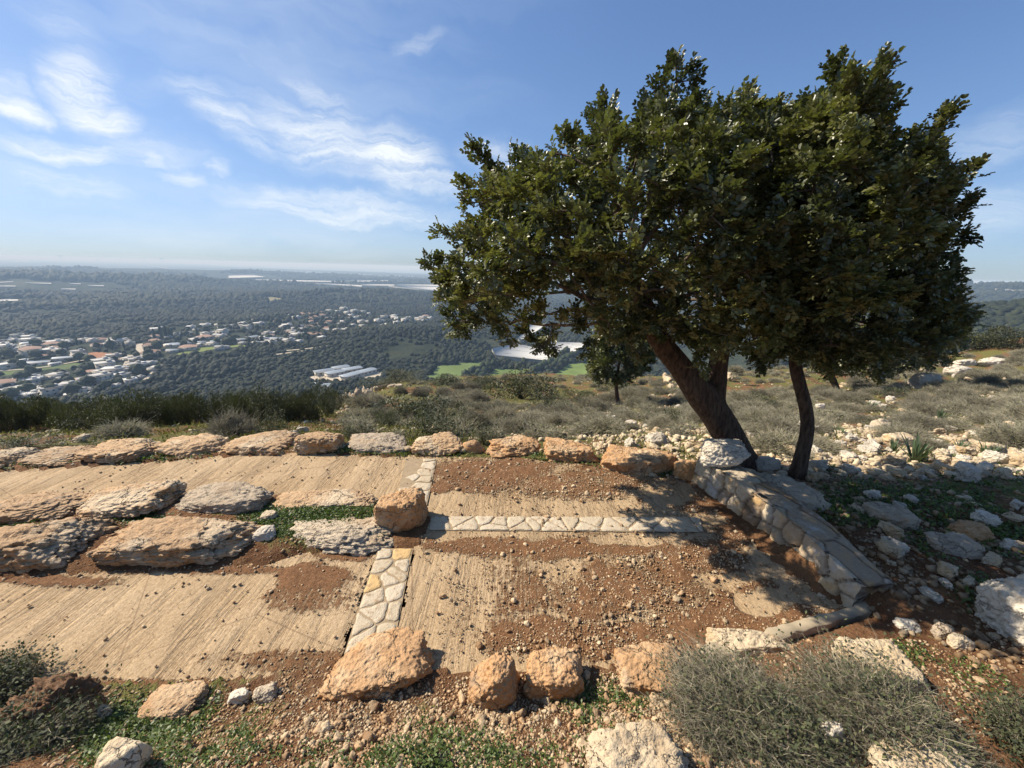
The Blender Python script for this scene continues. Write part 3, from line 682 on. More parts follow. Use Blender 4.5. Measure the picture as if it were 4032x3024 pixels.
for a in [
    (866, 505, 910, 527, "grey rounded boulder lying in the tree's deep shade", M_GREYROCK, {}),
    (742, 478, 822, 514, "broad flat slab rock in shade at the slim trunk's foot", M_GREYROCK, dict(thick=.8)),
    (950, 522, 985, 540, "ochre block half lit beyond the big white boulder", M_ORANGE, {}),
    (930, 536, 975, 556, "flat grey stone in shade below the ochre block", M_GREYROCK, dict(thick=.7)),
    (752, 455, 776, 472, "whitish round stone between the two trunks", M_WHITEROCK, {}),
    (795, 512, 806, 522, "small tan stone on the shaded edge of the wall's top", M_HILLROCK, {}),
    (645, 432, 667, 447, "knobbly whitish boulder on the slope behind the long ochre one", M_WHITEROCK, dict(pits=.12)),
    (884, 432, 912, 446, "pale stone with a brown flank beside the squill clump", M_HILLROCK, {}),
    (868, 417, 890, 432, "grey flat-topped stone above the squill clump", M_GREYROCK, {}),
    (978, 440, 1000, 455, "rounded cream stone right of the squill clump", M_HILLROCK, {}),
    (911, 371, 935, 388, "leaning pale slab sticking up from the scrub below the hanging branch", M_WHITEROCK, dict(facets=8)),
    (948, 365, 972, 374, "white flat outcrop under the tree's lowest right-hand twigs", M_WHITEROCK, dict(thick=.5)),
    (980, 357, 1005, 366, "white ledge outcrop on the skyline of the near slope", M_WHITEROCK, dict(thick=.5)),
    (955, 358, 972, 366, "small white outcrop left of the skyline ledge", M_WHITEROCK, dict(thick=.6)),
    (188, 520, 207, 532, "small white stone behind the long dark boulder", M_WHITEROCK, {}),
    (255, 527, 278, 541, "pale knobbly stone at the right end of the long dark boulder", M_WHITEROCK, {}),
    (262, 511, 278, 521, "pinkish stone lying in the clover patch", M_HILLROCK, {}),
    (231, 694, 251, 704, "white stone at the near edge of the lower ramp", M_WHITEROCK, {}),
    (255, 690, 278, 703, "pale grey stone beside the white one by the lower ramp", M_GREYROCK, {}),
    (895, 620, 918, 634, "white stone on the bank below the wall's near end", M_WHITEROCK, {}),
    (930, 623, 950, 640, "upright grey-tan stone in front of the big white boulder", M_GREYROCK, {}),
    (946, 633, 966, 650, "tan stone next to the upright one by the big white boulder", M_HILLROCK, {}),
    (808, 592, 838, 608, "flat pale flake of rock lying at the wall's foot", M_HILLROCK, dict(thick=.7)),
    (812, 718, 836, 748, "white stone inside the shade of the thorny bush's right foot", M_WHITEROCK, {}),
    (90, 708, 112, 724, "round tan stone on the green bank under the crumbling ledge", M_HILLROCK, {}),
    (275, 435, 292, 441, "flat grey stone beside the dark shrub behind the far row", M_GREYROCK, {}),
    (72, 409, 84, 415, "grey stone at the foot of the shrub row", M_GREYROCK, {}),
]: rock_at(*a[:4], a[4], a[5], name="rock", cat="rock", **{**dict(facets=12, rough=.2, sub=5), **a[6]})
# the clump of grey boulders on the brow
for i, (x, y, s, t) in enumerate([(337, 394, 5, "leftmost"), (346, 393, 6, ""), (353, 395, 7, ""), (357, 390, 7, ""), (361, 393, 7, ""), (367, 389, 7, ""), (371, 392, 6, ""), (378, 390, 6, ""), (384, 388, 7, ""), (392, 387, 6, ""), (343, 399, 6, ""), (399, 387, 5, "rightmost")]):
    rock_at(x - s / 1.2, y - s * .62, x + s / 1.2, y, "grey rounded boulder in the clump on the brow of the slope" if not t else "grey boulder at the %s end of the clump on the brow" % t.replace("leftmost", "left").replace("rightmost", "right"), M_GREYROCK, group="grey boulders clumped on the brow", sub=4, thick=.9, facets=12, rough=.2)

# ------------------------------------------------------------------ dry stone wall along the right of the terrace
def wall():
    A, Bq, Cq, D = [lev(x, y)[:2] for x, y in ((693, 482), (757, 531), (788, 558), (852, 613))]
    pts = np.array([A, Bq, Cq, D]); seg = np.r_[0, np.cumsum(np.hypot(*np.diff(pts, axis=0).T))]; Lw = seg[-1]
    nu = int(Lw / 0.016)
    us = np.linspace(0, Lw, nu); cx = np.interp(us, seg, pts[:, 0]); cy = np.interp(us, seg, pts[:, 1])
    tx = np.gradient(cx, us); ty = np.gradient(cy, us); tl = np.hypot(tx, ty); nx, ny = -ty / tl, tx / tl   # left of travel
    # travel runs towards the camera; outward (terrace side) is to the right of travel when seen from above -> check by sign
    if nx.mean() > 0: nx, ny = -nx, -ny
    hgt = np.interp(us / Lw, [0, 0.3, 0.7, 1], [0.30, 0.32, 0.31, 0.22]); wid = np.interp(us / Lw, [0, 0.5, 1], [0.30, 0.31, 0.26])
    # profile: (offset outward, height, arc)
    nf, ntp, nb = 22, 30, 6
    prof = [(0.02 - 0.03 * t, t - 0.08 * (1 - t), 'f') for t in np.linspace(0, 1, nf)] + [(-t, 1.0, 't') for t in np.linspace(0.02, 1, ntp)] + [(-1.0 - 0.03 * t, 1 - t * 1.2, 'b') for t in np.linspace(0.1, 1, nb)]
    rng = np.random.default_rng(77)
    V = []; sv = []
    for (o, h, k) in prof:
        hh = h * hgt
        off = np.where(o <= -0.02 if k != 'f' else False, o * wid, o if k == 'f' else o * wid)
        V.append(np.c_[cx + nx * off, cy + ny * off, hh]); arc = (h * hgt.mean()) if k == 'f' else hgt.mean() - o * wid.mean()
        sv.append(np.c_[us, np.full(nu, arc), np.full(nu, 1.0 if k == 't' else 0.0)])
    npf = len(prof); V = np.array(V).reshape(-1, 3); S = np.array(sv).reshape(-1, 3)
    # stones: jittered cells in (length, arc)
    seeds = []; u = 0
    while u < Lw + 0.2:
        w = rng.uniform(0.11, 0.24); seeds.append((u + w / 2, 0.06 + rng.uniform(-.03, .03))); seeds.append((u + w * 0.5 + rng.uniform(-.06, .06), 0.21 + rng.uniform(-.05, .05)))
        u += w
    u = 0
    while u < Lw + 0.3:
        w = rng.uniform(0.25, 0.42); seeds.append((u + w / 2, 0.43)); seeds.append((u + w * 0.5 + rng.uniform(-.08, .08), 0.62 + rng.uniform(-.03, .03))); u += w
    seeds = np.array(seeds); q = S[:, :2] + np.c_[fbm(S[:, :2] * 6, 3, 1), fbm(S[:, :2] * 6, 3, 2)] * 0.03
    d = np.hypot(q[:, None, 0] - seeds[None, :, 0], q[:, None, 1] - seeds[None, :, 1]); idx = np.argsort(d, 1)[:, :2]
    f1 = np.take_along_axis(d, idx, 1); e = f1[:, 1] - f1[:, 0]; joint = sstep(0.02, 0.0, e)
    cell = rng.random(len(seeds))[idx[:, 0]]; bul = rng.uniform(-0.012, 0.018, len(seeds))[idx[:, 0]]
    N = np.zeros_like(V); isT = S[:, 2] > 0.5; N[~isT, 0] = np.tile(nx, npf)[~isT]; N[~isT, 1] = np.tile(ny, npf)[~isT]; N[isT, 2] = 1
    disp = -joint * np.where(isT, 0.010, 0.05) + bul * np.where(isT, 0.15, 0.9) * (1 - joint) + fbm(V * 9, 4, 6) * np.where(isT, 0.010, 0.032) + fbm(V * 30, 3, 16) * 0.006
    V = V + N * disp[:, None]
    i, j = np.meshgrid(np.arange(npf - 1), np.arange(nu - 1), indexing='ij'); a = (i * nu + j).ravel(); F = np.stack([a, a + 1, a + nu + 1, a + nu], -1)
    # end caps
    cap = []
    for jj in (0, nu - 1):
        cen = V[[k * nu + jj for k in range(npf)]].mean(0); V = np.r_[V, [cen]]; c = len(V) - 1
        cap += [(k * nu + jj, (k + 1) * nu + jj, c) for k in range(npf - 1)]
    pad = np.zeros(2)
    m, nt, b, o = newmat("wall_stone"); T = NT(nt); p = T.pos()
    n1 = T.noise(p, 7, 5, 0.6); n2 = T.noise(p, 30, 5, 0.65)
    col = T.mix(T.attr('cell'), (0.24, 0.15, 0.08), (0.50, 0.41, 0.28)); col = T.mix(T.mr(n1, 0.5, 0.68, 0, 0.8, True), col, (0.48, 0.30, 0.12))
    col = T.mix(T.mr(n1, 0.46, 0.3, 0, 0.8, True), col, (0.46, 0.42, 0.36)); col = T.mix(T.mr(n2, 0.56, 0.7, 0, 0.6, True), col, (0.18, 0.13, 0.08))
    col = T.mix(T.attr('joint'), col, (0.13, 0.085, 0.05))
    nt.links.new(col, b.inputs['Base Color']); b.inputs['Roughness'].default_value = 0.92
    nt.links.new(T.bump(T.math('ADD', n1, n2), 0.8, 0.02), b.inputs['Normal'])
    w = obj("stone_wall", mesh("stone_wall", V, [F, np.array(cap)], m, {"cell": np.r_[cell, pad], "joint": np.r_[joint, pad]}))
    tag(w, "low mortared stone wall with a flat flagged top beside the terrace", "wall")
    return A, pts
WA, WPTS = wall()
# block standing on the far end of the wall
_bp = np.array([WA[0] + 0.20, WA[1] + 0.04, 0.33])
o = rock_at(698, 440, 745, 471, "big whitish stone block standing on the wall's far end", M_WHITEROCK, name="stone_block", cat="stone block", base=np.array([*lev(722, 471, .285)[:2], 0.285]), facets=10, rough=.1, thick=.6, seed=41)
# low concrete kerb closing the near end
def kerb():
    a, b2, c, d = [np.array(p) for p in plan([(698, 652), (888, 604), (900, 612), (716, 664)])]
    n = 60; V = []
    for t in np.linspace(0, 1, n):
        p, q = a * (1 - t) + b2 * t, d * (1 - t) + c * t; hh = 0.035 + 0.06 * t
        for s, z in ((0, -0.05), (0.02, hh - .01), (0.1, hh), (0.9, hh), (0.98, hh - .01), (1, -0.05)):
            r = p * (1 - s) + q * s; V.append((r[0], r[1], z))
    V = np.array(V); V += np.stack([fbm(V * 7 + 9, 4, 4), fbm(V * 7, 4, 5), .5 * fbm(V * 12, 4, 6)], 1) * 0.032
    i, j = np.meshgrid(np.arange(n - 1), np.arange(5), indexing='ij'); k = (i * 6 + j).ravel(); F = np.stack([k, k + 1, k + 7, k + 6], -1)
    m = simple_mat("kerb_concrete", (0.37, 0.30, 0.20), 0.95, 0.2, 0.3, 16)
    struct(obj("kerb", mesh("kerb", V, [F, np.array([[0, 1, 2, 3][::-1]])], m)))
kerb()
# lumps of dark soil
rock_at(880, 606, 930, 626, "dark heap of crumbly soil on the near end of the wall", M_DIRTCRUST, name="soil_heap", cat="soil heap", facets=20, rough=.4, thick=.8, base=np.array([*lev(905, 626, .12)[:2], .1]))

# ------------------------------------------------------------------ trees
def tube(pts, rad, nseg=14, twist=0.0):
    pts = np.asarray(pts, float); n = len(pts); T = np.gradient(pts, axis=0); T /= np.linalg.norm(T, axis=1)[:, None] + 1e-9
    ref = np.array([0.3, 1.0, 0.2]); V = []
    x = np.cross(T[0], ref); x /= np.linalg.norm(x)
    for i in range(n):
        x = x - T[i] * (x @ T[i]); x /= np.linalg.norm(x) + 1e-9; y = np.cross(T[i], x)
        a = np.linspace(0, 2 * np.pi, nseg, endpoint=False) + twist * i
        V.append(pts[i] + rad[i] * (np.cos(a)[:, None] * x + np.sin(a)[:, None] * y))
    V = np.array(V).reshape(-1, 3); i, j = np.meshgrid(np.arange(n - 1), np.arange(nseg), indexing='ij'); a = i * nseg + j; b = i * nseg + (j + 1) % nseg
    return V, np.stack([a.ravel(), b.ravel(), (b + nseg).ravel(), (a + nseg).ravel()], -1)
def smooth_path(P, r, n):
    P = np.asarray(P, float); s = np.r_[0, np.cumsum(np.linalg.norm(np.diff(P, axis=0), axis=1))]; t = np.linspace(0, s[-1], n)
    # Catmull-like smoothing by repeated averaging of a dense polyline
    Q = np.stack([np.interp(t, s, P[:, k]) for k in range(3)], 1); q = np.interp(t, s, r)
    for _ in range(max(2, n // 10)):
        Q[1:-1] = (Q[:-2] + 2 * Q[1:-1] + Q[2:]) / 4; q[1:-1] = (q[:-2] + 2 * q[1:-1] + q[2:]) / 4
    return Q, q
def bark_mat(name, a, b_, rough=0.95):
    m, nt, b, o = newmat(name); T = NT(nt); p = T.pos()
    n1 = T.noise(p, 9, 5, 0.65, (3.2, 3.2, 0.55)); n2 = T.noise(p, 40, 4, 0.65, (2, 2, 0.6))
    col = T.mix(T.mr(n1, 0.36, 0.62), a, b_); col = T.mix(T.mr(n2, 0.55, 0.7, 0, 0.6), col, tuple(x * 0.45 for x in a))
    nt.links.new(col, b.inputs['Base Color']); b.inputs['Roughness'].default_value = rough; b.inputs['Specular IOR Level'].default_value = 0.2
    nt.links.new(T.bump(T.math('ADD', n1, T.math('MULTIPLY', n2, .5)), 1.0, 0.05), b.inputs['Normal']); return m
M_BARK = bark_mat("carob_bark", (0.06, 0.038, 0.025), (0.165, 0.110, 0.072)); M_TWIG = bark_mat("carob_twig", (0.15, 0.11, 0.08), (0.26, 0.20, 0.15))
M_LEAF = simple_mat("carob_leaf", (0.115, 0.122, 0.048), 0.38, 0.5, 0.3, 1.7, 0, 0.20, 0.4, 'tint')

def colonise(roots, att, step=0.11, kill=0.14, infl=0.7, seed=0, maxn=6000):
    """roots: list of (pos, parent index) nodes to start from; returns pos, parent"""
    rng = np.random.default_rng(seed); pos = [np.array(p) for p, _ in roots]; par = [q for _, q in roots]
    att = att.copy(); near = np.full(len(att), 1e9); who = np.zeros(len(att), int)
    def upd(k0):
        nonlocal near, who
        for k in range(k0, len(pos)):
            d = np.linalg.norm(att - pos[k], axis=1); m = d < near; near[m] = d[m]; who[m] = k
    upd(0)
    for it in range(400):
        if len(pos) > maxn or len(att) == 0: break
        m = near < infl
        if not m.any():
            m = near <= near.min() + 0.05
        new = []
        for k in np.unique(who[m]):
            a = att[m & (who == k)]; v = a - pos[k]; v /= np.linalg.norm(v, axis=1)[:, None] + 1e-9; dr = v.mean(0) + rng.normal(scale=0.12, size=3) + (0, 0, 0.04)
            L = np.linalg.norm(dr)
            if L < 1e-3: continue
            new.append((pos[k] + dr / L * step, k))
        if not new: break
        k0 = len(pos)
        for p, k in new: pos.append(p); par.append(k)
        upd(k0); keep = near > kill; att, near, who = att[keep], near[keep], who[keep]
    return np.array(pos), np.array(par)

def leaf_template(nl=8, ll=0.05, lw=0.031, rng=None):
    """a pinnate leaf: rachis along +Y, leaflets in pairs"""
    V, F = [], []
    for k in range(nl):
        s = -1 if k % 2 else 1; y = 0.03 + (k // 2) * 0.030; ang = s * R(rng.uniform(42, 68)) if k < nl - 1 else R(rng.uniform(-15, 15))
        L = ll * rng.uniform(0.8, 1.15); Wd = lw * rng.uniform(0.85, 1.15); dz = rng.uniform(-0.35, 0.25); cup = rng.uniform(0.1, 0.3) * Wd
        pts = [(0, 0.0, 0), (-Wd * .42, L * .3, cup), (-Wd * .5, L * .72, cup), (0, L, -0.003), (Wd * .5, L * .72, cup), (Wd * .42, L * .3, cup)]
        b = len(V)
        roll = rng.uniform(-.5, .5)
        for x, yy, z in pts:
            x, z = x * math.cos(roll) - z * math.sin(roll), x * math.sin(roll) + z * math.cos(roll)
            c, s2 = math.cos(ang), math.sin(ang); V.append((x * c + yy * s2, y - x * s2 + yy * c, z + dz * yy))
        F += [(b, b + 1, b + 2, b + 3), (b, b + 3, b + 4, b + 5)]
    return np.array(V), np.array(F)
_lr = np.random.default_rng(3); LEAFT = [leaf_template(rng=_lr) for _ in range(5)]

def silhouette_volume(poly, n, yc, tmax, rng, edge=40.0, lean=0.0, minpix=3):
    """points filling a body whose outline from here is poly (picture) and whose depth swells away from its rim"""
    P = np.array(poly, float); lo, hi = P.min(0), P.max(0); out = []
    while len(out) < n:
        q = rng.uniform(lo, hi, size=(n * 2, 2)); q = q[inpoly(q[:, 0], q[:, 1], poly)]
        d = polydist(q[:, 0], q[:, 1], poly); t = np.clip(d / edge, 0, 1); t = np.sqrt(1 - (1 - t) ** 2) * tmax
        y = yc + lean * (q[:, 0] - lo[0]) + rng.uniform(-1, 1, len(q)) * t
        out += list(atY(q[:, 0], q[:, 1], y))
    return np.array(out[:n])

def tree(name, label, trunk_paths, att, leaf_n, leaf_scale, seed, base, step=0.11, kill=0.14, infl=0.7, crown_label=None, rtip=0.0045, limb_r=0.06, leafmat=None, down=0.0, barkseg=26):
    """trunk_paths: list of (points, radii); crown grows from their upper ends towards the points att"""
    rng = np.random.default_rng(seed); root = empty(name, base); tag(root, label, "tree"); org = np.array(base, float)
    Vs, Fs, off = [], [], 0; roots = []
    for ti, (P, r) in enumerate(trunk_paths):
        Q, q = smooth_path(P, r, 60); V, F = tube(Q, q, barkseg)
        cen = np.repeat(Q, barkseg, 0); nn = V - cen; L = np.linalg.norm(nn, axis=1)[:, None]; nn /= L + 1e-9
        a = fbm(np.c_[nn * 2.2, V[:, 2:3] * 0.9] + ti * 5, 4, seed + ti); c = fbm(np.c_[nn[:, 0] * 6, nn[:, 1] * 6, V[:, 2] * 2.5], 3, seed + 9)
        V = V + nn * (L * (0.20 * a + 0.10 * c)[:, None])
        Vs.append(V); Fs.append(F + off); off += len(V)
        for k in (-1,) if ti == 0 and len(trunk_paths) > 1 else (-1, -12): roots.append((Q[k], -1))
    obj("trunk", mesh("trunk", np.concatenate(Vs) - org, np.concatenate(Fs), M_BARK), root)
    pos, par = colonise(roots, att, step, kill, infl, seed)
    n = len(pos); desc = np.zeros(n)
    nch = np.bincount(par[par >= 0], minlength=n)
    for i in range(n - 1, -1, -1):
        if nch[i] == 0: desc[i] += 1
        if par[i] >= 0: desc[par[i]] += desc[i]
    rad = np.minimum(rtip * desc ** 0.5, limb_r)
    # smooth wander
    k = np.where(par >= 0)[0]; a, b = pos[par[k]], pos[k]; ra, rb = rad[par[k]], rad[k]
    thick = np.where(par[k] >= 0, np.minimum(ra, rb * 1.25), rb)
    d = b - a; L = np.linalg.norm(d, axis=1)[:, None]; d /= L + 1e-9
    X = np.cross(d, [0.31, 0.22, 0.93]); X /= np.linalg.norm(X, axis=1)[:, None] + 1e-9; Y = np.cross(d, X); ns = 6
    ang = np.linspace(0, 2 * np.pi, ns, endpoint=False); ring = np.cos(ang)[None, :, None] * X[:, None] + np.sin(ang)[None, :, None] * Y[:, None]
    V = np.concatenate([a[:, None] + ring * thick[:, None, None], b[:, None] + d[:, None] * (0.012) + ring * rb[:, None, None]], 1)
    fa = np.arange(ns); ft = np.stack([fa, (fa + 1) % ns, (fa + 1) % ns + ns, fa + ns], -1); F = (ft[None] + (np.arange(len(k)) * 2 * ns)[:, None, None]).reshape(-1, 4)
    VB, FB = V.reshape(-1, 3), F
    # leaves at the thin nodes
    thin = np.where((desc <= 3))[0]; w = np.where(desc[thin] <= 1, 2.0, 1.0); w = w / w.sum(); tot = leaf_n
    pick = rng.choice(thin, size=tot, p=w); pp = pos[pick] + rng.normal(scale=0.025 * leaf_scale ** .5, size=(tot, 3))
    dr = np.where((par[pick] >= 0)[:, None], pos[pick] - pos[np.maximum(par[pick], 0)], [0, 0, 1.0]); dr /= np.linalg.norm(dr, axis=1)[:, None] + 1e-9
    D = dr * 0.9 + rng.normal(scale=0.75, size=(tot, 3)) + np.array([0, 0, 0.30 - down]); Mx = frames(D, rng)
    sc = leaf_scale * rng.uniform(0.75, 1.2, tot); VL, FL, TL, o2 = [], [], [], 0
    tint = np.clip(0.5 + 0.9 * fbm(pp * 1.6, 3, seed + 3) + rng.normal(scale=0.16, size=tot), 0, 1)
    for t, (tv, tf) in enumerate(LEAFT):
        s = np.arange(t, tot, len(LEAFT)); V, F = tile(tv, tf, Mx[s] * sc[s][:, None, None], pp[s]); VL.append(V); FL.append(F + o2); o2 += len(V); TL.append(np.repeat(tint[s], len(tv)))
    obj("branches", mesh("branches", VB - org, FB, M_TWIG), root)
    cr_ = obj("crown", mesh("crown", np.concatenate(VL) - org, np.concatenate(FL), leafmat or M_LEAF, {"tint": np.concatenate(TL)}, smooth=False), root)
    return root, pos, desc

OUT_A = [(420, 264), (432, 292), (442, 322), (462, 333), (478, 318), (492, 330), (520, 345), (545, 338), (556, 322), (585, 345), (612, 352), (640, 350), (672, 352), (705, 372), (740, 368), (780, 372), (815, 360), (850, 340),
         (862, 300), (850, 240), (838, 170), (812, 110), (775, 116), (752, 92), (742, 104), (712, 112), (690, 68), (676, 92), (657, 78), (648, 112), (622, 100), (597, 97), (590, 122), (570, 121), (566, 150), (540, 146), (512, 150), (508, 172), (474, 146), (478, 190), (464, 184), (468, 210), (450, 224), (444, 250)]
OUT_B = [(760, 360), (800, 378), (845, 372), (880, 372), (930, 362), (962, 345), (980, 312), (958, 300), (975, 288), (945, 268), (960, 232), (950, 214), (974, 192), (962, 168), (950, 150), (946, 112), (928, 134), (908, 150), (890, 118), (886, 70), (868, 84), (838, 66), (830, 92), (800, 112), (775, 130), (760, 200), (752, 280)]
ty = 0.0
BA = atY(742, 478, 3.62); 
def PA(px, py, y): return atY(px, py, y)
RA = np.random.default_rng(21)
TB = np.array([*lev(746, 464)[:2], 0.0]); yA = float(TB[1]) ; TB[2] = float(hz(TB[0], TB[1])) - 0.05
attA = silhouette_volume(OUT_A, 3300, yA - 0.5, 1.45, RA, 120)
SPR_A = [(510, 200, 474, 146), (475, 235, 462, 182), (450, 262, 419, 262), (455, 300, 430, 298), (470, 322, 438, 318), (605, 150, 590, 114), (618, 140, 599, 97), (655, 140, 657, 76), (690, 130, 690, 68), (670, 120, 674, 90), (742, 130, 748, 92), (490, 320, 455, 338), (520, 325, 500, 348), (545, 325, 552, 346), (545, 180, 520, 148), (570, 160, 566, 122), (460, 240, 440, 232), (505, 190, 512, 150), (640, 130, 632, 102), (715, 130, 720, 104), (760, 140, 764, 106), (775, 150, 782, 112), (730, 150, 735, 104), (580, 350, 590, 362), (640, 345, 650, 362), (690, 350, 700, 372)]
SPR_B = [(885, 130, 888, 68), (850, 120, 834, 66), (868, 120, 866, 80), (928, 180, 946, 112), (940, 220, 972, 164), (945, 240, 980, 194), (945, 262, 968, 230), (940, 300, 975, 300), (945, 330, 982, 312), (900, 345, 935, 368), (905, 160, 912, 135), (800, 130, 806, 104), (820, 110, 818, 88), (930, 290, 960, 276), (870, 355, 880, 376), (795, 150, 792, 108), (785, 170, 778, 118), (760, 340, 765, 368), (820, 350, 830, 376), (915, 345, 925, 368)]
def sprigs(S, y, rng):
    out = []
    for x0, y0, x1, y1 in S:
        n = max(6, int(math.hypot(x1 - x0, y1 - y0) / 4)); dy = rng.uniform(-.45, .45)
        for t in np.linspace(0, 1, n): out.append(atY(x0 + (x1 - x0) * t + rng.normal(scale=1.6), y0 + (y1 - y0) * t + rng.normal(scale=1.6), y + dy))
    return np.array(out)
def inner(P, poly, m):
    x, y, _ = project(P); return P[polydist(x, y, poly) > m]
# gaps: thin the attractors where a coarse noise is low
attA = inner(attA, OUT_A, 9); attA = attA[fbm(attA * 1.7, 3, 5) > -0.14]; attA = np.r_[attA, sprigs(SPR_A, yA - .45, RA), silhouette_volume([(715, 108), (752, 98), (790, 118), (800, 200), (790, 330), (740, 350), (715, 250)], 420, yA - .45, .9, RA, 30)]
pathA1 = ([TB, PA(737, 452, yA), PA(718, 418, yA), PA(700, 392, yA), PA(682, 368, yA), PA(662, 345, yA - .15), PA(650, 322, yA - .25), PA(640, 290, yA - .4)], [.19, .16, .155, .17, .125, .11, .10, .07])
pathA2 = ([PA(715, 412, yA + .02), PA(714, 392, yA + .05), PA(717, 368, yA + .1), PA(722, 340, yA), PA(735, 300, yA - .1)], [.11, .115, .10, .085, .06])
tree("carob_tree", "large leaning carob tree with a thick forked trunk behind the wall's end block", [pathA1, pathA2], attA, 21000, 0.74, 5, TB, limb_r=0.065)
TB2 = np.array(hit(797, 477)); TB2[2] -= 0.04; yB = float(TB2[1])
attB = silhouette_volume(OUT_B, 2300, yB - 0.3, 1.25, np.random.default_rng(22), 100); attB = inner(attB, OUT_B, 9); attB = attB[fbm(attB * 1.7, 3, 15) > -0.14]; attB = np.r_[attB, sprigs(SPR_B, yB - .3, RA)]
pathB = ([TB2, PA(802, 455, yB), PA(808, 428, yB), PA(806, 408, yB), PA(800, 385, yB), PA(794, 362, yB), PA(800, 330, yB - .1), PA(822, 285, yB - .2)], [.09, .066, .061, .06, .056, .053, .048, .04])
tree("carob_tree", "slim carob tree with one thin crooked trunk right of the thick forked one", [pathB], attB, 15500, 0.74, 6, TB2, limb_r=0.05)
# a tree farther down the slope whose crown fills the shade on the right
TB3 = np.array(hit(838, 392)); y3 = float(TB3[1])
OUT_C = [(790, 350), (815, 372), (850, 378), (900, 378), (945, 366), (972, 340), (968, 300), (930, 260), (880, 245), (830, 255), (800, 300)]
attC = silhouette_volume(OUT_C, 1500, y3, 2.4, np.random.default_rng(23), 60)
tree("carob_tree", "dark carob tree standing behind the slim trunk on the lower slope", [([TB3, PA(830, 372, y3), PA(822, 355, y3), PA(830, 330, y3), PA(850, 300, y3)], [.16, .14, .13, .12, .08])], attC, 5200, 2.3, 8, TB3, step=0.26, kill=0.34, infl=1.6, limb_r=0.09, rtip=.008, barkseg=14)
TB4 = np.array(hit(618, 405)); y4 = float(TB4[1])
OUT_D = [(588, 372), (596, 384), (612, 378), (640, 378), (652, 362), (660, 340), (640, 325), (610, 328), (592, 345)]
attD = silhouette_volume(OUT_D, 500, y4, 1.2, np.random.default_rng(24), 25)
tree("young_tree", "small slender tree alone on the slope below the big crown", [([TB4, PA(617, 394, y4), PA(616, 382, y4), PA(619, 365, y4), PA(622, 350, y4)], [.11, .085, .075, .06, .04])], attD, 1500, 2.4, 9, TB4, step=0.3, kill=0.36, infl=1.6, limb_r=0.05, rtip=.01, barkseg=10, leafmat=simple_mat("young_tree_leaf", (0.085, 0.095, 0.035), 0.5, 0.4, 0.3, 1.0, 0, 0.2, 0.35, 'tint'))

# ------------------------------------------------------------------ shrubs
def leafy_bush(seed, n=1500, r=(1.0, 1.0, 0.75), ls=0.075, twigs=60, lumps=9, lw=0.45):
    rng = np.random.default_rng(seed); C = rng.normal(size=(lumps, 3)) * [.42, .42, .22] + [0, 0, .42]; Rr = rng.uniform(.3, .55, lumps)
    k = rng.integers(0, lumps, n); D = rng.normal(size=(n, 3)); D /= np.linalg.norm(D, axis=1)[:, None]
    P = C[k] + D * (Rr[k] * rng.uniform(0.55, 1.08, n) )[:, None]; P[:, 2] = np.abs(P[:, 2])
    P = P * r; dirs = D * 0.8 + rng.normal(scale=.6, size=(n, 3)) + [0, 0, .35]; Mx = frames(dirs, rng)
    tv = np.array([(0, 0, 0), (-lw / 2, .5, .06), (0, 1, 0), (lw / 2, .5, .06)]); tf = np.array([[0, 1, 2, 3]])
    V, F = tile(tv, tf, Mx * (ls * rng.uniform(.7, 1.4, n))[:, None, None], P)
    tint = np.repeat(np.clip(.5 + fbm(P * 2.2, 3, seed) * .9 + rng.normal(scale=.15, size=n), 0, 1), 4)
    # twigs
    m = twigs; a = np.tile([0, 0, 0.0], (m, 1)); e = C[rng.integers(0, lumps, m)] * r + rng.normal(scale=.3, size=(m, 3)) * r; e[:, 2] = np.abs(e[:, 2]) + .1
    d = e - a; d /= np.linalg.norm(d, axis=1)[:, None]; x = np.cross(d, [0.2, .1, 1]); x /= np.linalg.norm(x, axis=1)[:, None]; w = .012
    tvv = np.stack([a - x * w, a + x * w, e + x * w * .4, e - x * w * .4], 1).reshape(-1, 3); tff = (np.arange(m * 4).reshape(m, 4))
    return V, F, tint, tvv, tff
def ribbons(P0, P1, w0, w1, rng):
    """thin three-sided twigs from P0 to P1"""
    d = P1 - P0; d /= np.linalg.norm(d, axis=1)[:, None] + 1e-9; x = np.cross(d, rng.normal(size=d.shape)); x /= np.linalg.norm(x, axis=1)[:, None] + 1e-9; y = np.cross(d, x)
    A = np.array([0, 2.094, 4.189]); ring = np.cos(A)[None, :, None] * x[:, None] + np.sin(A)[None, :, None] * y[:, None]
    V = np.concatenate([P0[:, None] + ring * np.reshape(w0, (-1, 1, 1)), P1[:, None] + ring * np.reshape(w1, (-1, 1, 1))], 1).reshape(-1, 3); n = len(P0)
    f = np.array([[0, 1, 4, 3], [1, 2, 5, 4], [2, 0, 3, 5]]); return V, (f[None] + (np.arange(n) * 6)[:, None, None]).reshape(-1, 4)
